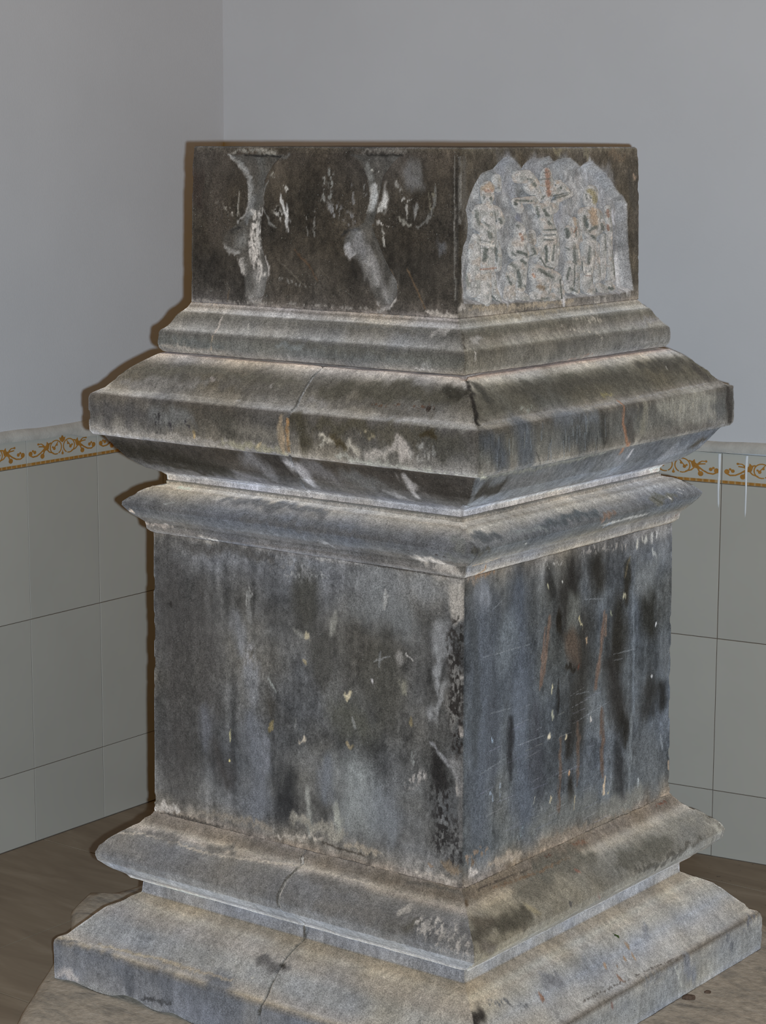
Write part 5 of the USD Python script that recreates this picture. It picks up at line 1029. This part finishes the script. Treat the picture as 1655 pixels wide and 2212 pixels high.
figure('crouching_animal', [[(700, 1080, 4, 60), (780, 1100, 6, 56), (860, 1120, 5, 44)], [(740, 1160, 6, 74), (760, 1200, 8, 60)], [(860, 1130, 5, 36), (870, 1220, 7, 40)], [(690, 1270, 4, 40), (780, 1275, 6, 38), (880, 1270, 5, 36)], [(905, 1150, 3, 18), (915, 1270, 4, 20)]],
       [((745, 1185, 760, 1195), (104, 88, 72), 40, .85), ((740, 1050, 830, 1110), DK, 24, .85), ((690, 1090, 700, 1110), (150, 112, 92), 16, .7), ((760, 1275, 800, 1280), DK, 14, .7), ((900, 1130, 915, 1290), DK, 9, .9), ((690, 1295, 760, 1290), DK, 14, .7), ((860, 1160, 840, 1180), LT, 12, .6)], 'crouching animal at the foot of the crowned figure', 9)


# carved block: its moulded foot and its body
g = course(foot_profile, step_u=0.002, step_t=0.002, corner=0.005)
ch = chart(g)
base_paint(g, 0.22, 0.12, 5)
apply(g, ch, foot_stains)
roughen(g, 0.0011, 0.003, 6)
finish(g, 'moulded_foot', block)
g = course(body_profile, step_u=0.0015, step_t=0.0015, corner=0.006)
ch = chart(g)
base_paint(g, 0.42, 0.16, 6)
relief_push(g, ch, 'F', LEG1, 0.010, 0.006, (90, 87, 83), 0.6, 41)
relief_push(g, ch, 'F', LEG2, 0.010, 0.006, (90, 87, 83), 0.6, 42)
apply(g, ch, body_stains_highlights)
niche, nd = relief_push(g, ch, 'G', NICHE, 0.017, 0.009, (130, 128, 127), 0.92, 43)
rows = np.where(g['fid'] == 1)[0]
inn = np.clip(nd / 0.02, 0, 1)
vv = g['V'][rows]
carve = fbm(np.stack([vv[..., 1] * 75, vv[..., 2] * 60, vv[..., 2] * 0], -1), 4, 77) - 0.45
g['V'][rows] = vv + np.array([1.0, 0, 0]) * (0.0065 * carve * inn)[..., None]
dk = (smoothstep(0.06, 0.22, carve) * inn * 0.5)[..., None]
g['C'][rows] = g['C'][rows] * (1 - dk) + np.array([104, 104, 104]) * dk
# the niche floor swells up to the figures, so that they grow out of the stone
balls = [(spot(X, Y, d / 1000.0), r * UNIT * 1.2) for a in FIGS for l in a[1] for (X, Y, d, r) in l]
vv = g['V'][rows].reshape(-1, 3)
best = np.full(len(vv), 1.0)
for c, r in balls:
    best = np.minimum(best, np.hypot(vv[:, 1] - c[1], vv[:, 2] - c[2]) - r * 0.9)
rise = 0.0045 * np.exp(-(np.maximum(best, 0) / 0.004) ** 2)
g['V'][rows] += np.array([1.0, 0, 0]) * (rise.reshape(inn.shape) * inn)[..., None]
apply(g, ch, [
    ('G', D3(460, 230, 520, 260), (128, 129, 135), 40, SOFT), ('G', D3(680, 230, 760, 240), (124, 122, 124), 36, SOFT), ('G', D3(940, 230, 980, 330), (128, 129, 131), 40, SOFT), ('G', D3(1150, 260, 1180, 320), (148, 148, 151), 36, PATCH), ('G', D3(1250, 340, 1300, 480), (128, 128, 131), 44, SOFT),
    ('G', D3(500, 400, 560, 430), (134, 134, 139), 40, SOFT), ('G', D3(450, 560, 440, 620), (104, 104, 106), 30, PATCH), ('G', D3(640, 640, 650, 700), (112, 112, 122), 30, PATCH), ('G', D3(950, 560, 960, 640), (126, 125, 130), 40, SOFT), ('G', D3(960, 380, 980, 420), (112, 112, 114), 26, PATCH),
    ('G', D3(1370, 640, 1340, 700), (160, 158, 162), 30, PATCH), ('G', D3(1400, 950, 1425, 1200), (172, 169, 168), 26, PATCH), ('G', D3(1330, 1000, 1360, 1200), (140, 138, 140), 30, SOFT), ('G', D3(1400, 560, 1415, 620), (120, 118, 118), 20, PATCH), ('G', D3(1380, 760, 1390, 900), (96, 96, 98), 24, SOFT),
    ('G', D3(165, 980, 165, 1300), (172, 168, 168), 22, PATCH), ('G', D3(190, 640, 200, 800), (118, 114, 108), 20, SOFT), ('G', D3(480, 1120, 480, 1280), (168, 165, 166), 30, PATCH), ('G', D3(880, 930, 940, 950), (184, 180, 178), 16, PATCH), ('G', D3(900, 1000, 890, 1090), (108, 106, 116), 26, SOFT), ('G', D3(640, 1130, 640, 1230), (92, 88, 84), 16, PATCH), ('G', D3(900, 1200, 920, 1260), (168, 164, 164), 20, PATCH), ('G', D3(1040, 1180, 1000, 1230), (96, 90, 82), 14, PATCH), ('G', D3(1200, 1140, 1240, 1170), (156, 152, 150), 20, PATCH), ('G', D3(700, 640, 690, 760), (126, 122, 118), 20, SOFT),
])
roughen(g, 0.0008, 0.002, 7)
body = finish(g, 'block_body', block)[0]
for a in FIGS:
    carve_figure(*a)

# ---- small things lying about
def on_base(px, py):
    """Where the sight line through a pixel first meets the base stones."""
    d = FW + RT * (px - W / 2) / F_PX - UP * (py - H / 2) / F_PX
    for t in np.arange(2.2, 4.6, 0.0005):
        P = CAM + d * t
        w = np.interp(P[2], [p[1] for p in base_profile], [p[0] for p in base_profile])
        if P[2] < 0.305 and abs(P[0]) < w and abs(P[1]) < w * RHO or P[2] < 0.026:
            return P
    return P


def leaf_mesh():
    n = 9
    t = np.linspace(0, 1, n)
    wd = 0.0042 * np.sin(np.pi * t) ** 0.8 * (1 - 0.25 * t)
    V = []
    for s in (-1, 0, 1):
        V.append(np.stack([t * 0.013, s * wd, 0.0022 * (1 - abs(s)) * -1 + 0.0026 + 0.0016 * np.sin(t * 5)], -1))
    top = np.concatenate(V)
    bot = top - [0, 0, 0.0005]
    f = []
    for k in range(2):
        for i in range(n - 1):
            a, b = k * n + i, (k + 1) * n + i
            f += [[a, a + 1, b + 1], [a, b + 1, b]]
    f = np.array(f)
    m = len(top)
    side = []
    loop = list(range(n)) + list(range(3 * n - 2, 2 * n, -1))
    loop = [i for i in loop]
    for a, b in zip(loop, loop[1:] + loop[:1]):
        side += [[a, a + m, b + m], [a, b + m, b]]
    st = trimesh.creation.cylinder(0.0004, 0.005, sections=6)
    st.apply_transform(trimesh.transformations.rotation_matrix(math.pi / 2, [0, 1, 0]))
    st.apply_translation([-0.002, 0, 0.0022])
    lf = trimesh.Trimesh(np.concatenate([top, bot]), np.concatenate([f, f[:, ::-1] + m, side]), process=False)
    return lf, st


P = on_base(1325, 2022)
lv = thing('leaf', 'tiny curled green leaf lying on the right slope of the pedestal base', 'leaf')
UsdGeom.Xformable(lv).AddTranslateOp().Set(Gf.Vec3d(*(P + np.array([0.0012, 0, 0.0006]))))
UsdGeom.Xformable(lv).AddRotateXYZOp().Set(Gf.Vec3f(0, 38, 70))
lf, st = leaf_mesh()
obj('blade', lf, LEAF, lv, smooth=True)
obj('stem', st, LEAF, lv)


def clod(px, py, size, name_label, seed):
    P = on_base(px, py)
    m = trimesh.creation.icosphere(3)
    v = np.array(m.vertices)
    v = v * (1 + 0.5 * (fbm(v * 1.6 + seed, 3, seed) - 0.5))[:, None] * np.array(size)
    v[:, 2] = np.maximum(v[:, 2], -size[2] * 0.5)
    a = 0.55
    R = np.array([[math.cos(a), -math.sin(a), 0], [math.sin(a), math.cos(a), 0], [0, 0, 1]])
    v = v @ R.T + [P[0], P[1], 0.0262 + size[2] * 0.45]
    obj('clod', trimesh.Trimesh(v, m.faces, process=False), PEBBLE, smooth=True, label=name_label, cat='clod of earth')


clod(1488, 2158, (0.011, 0.006, 0.005), 'larger dark brown clod of earth against the foot of the pedestal base', 3)
clod(1529, 2145, (0.0055, 0.0035, 0.003), 'smaller brown clod of earth just right of the larger one on the slab', 5)
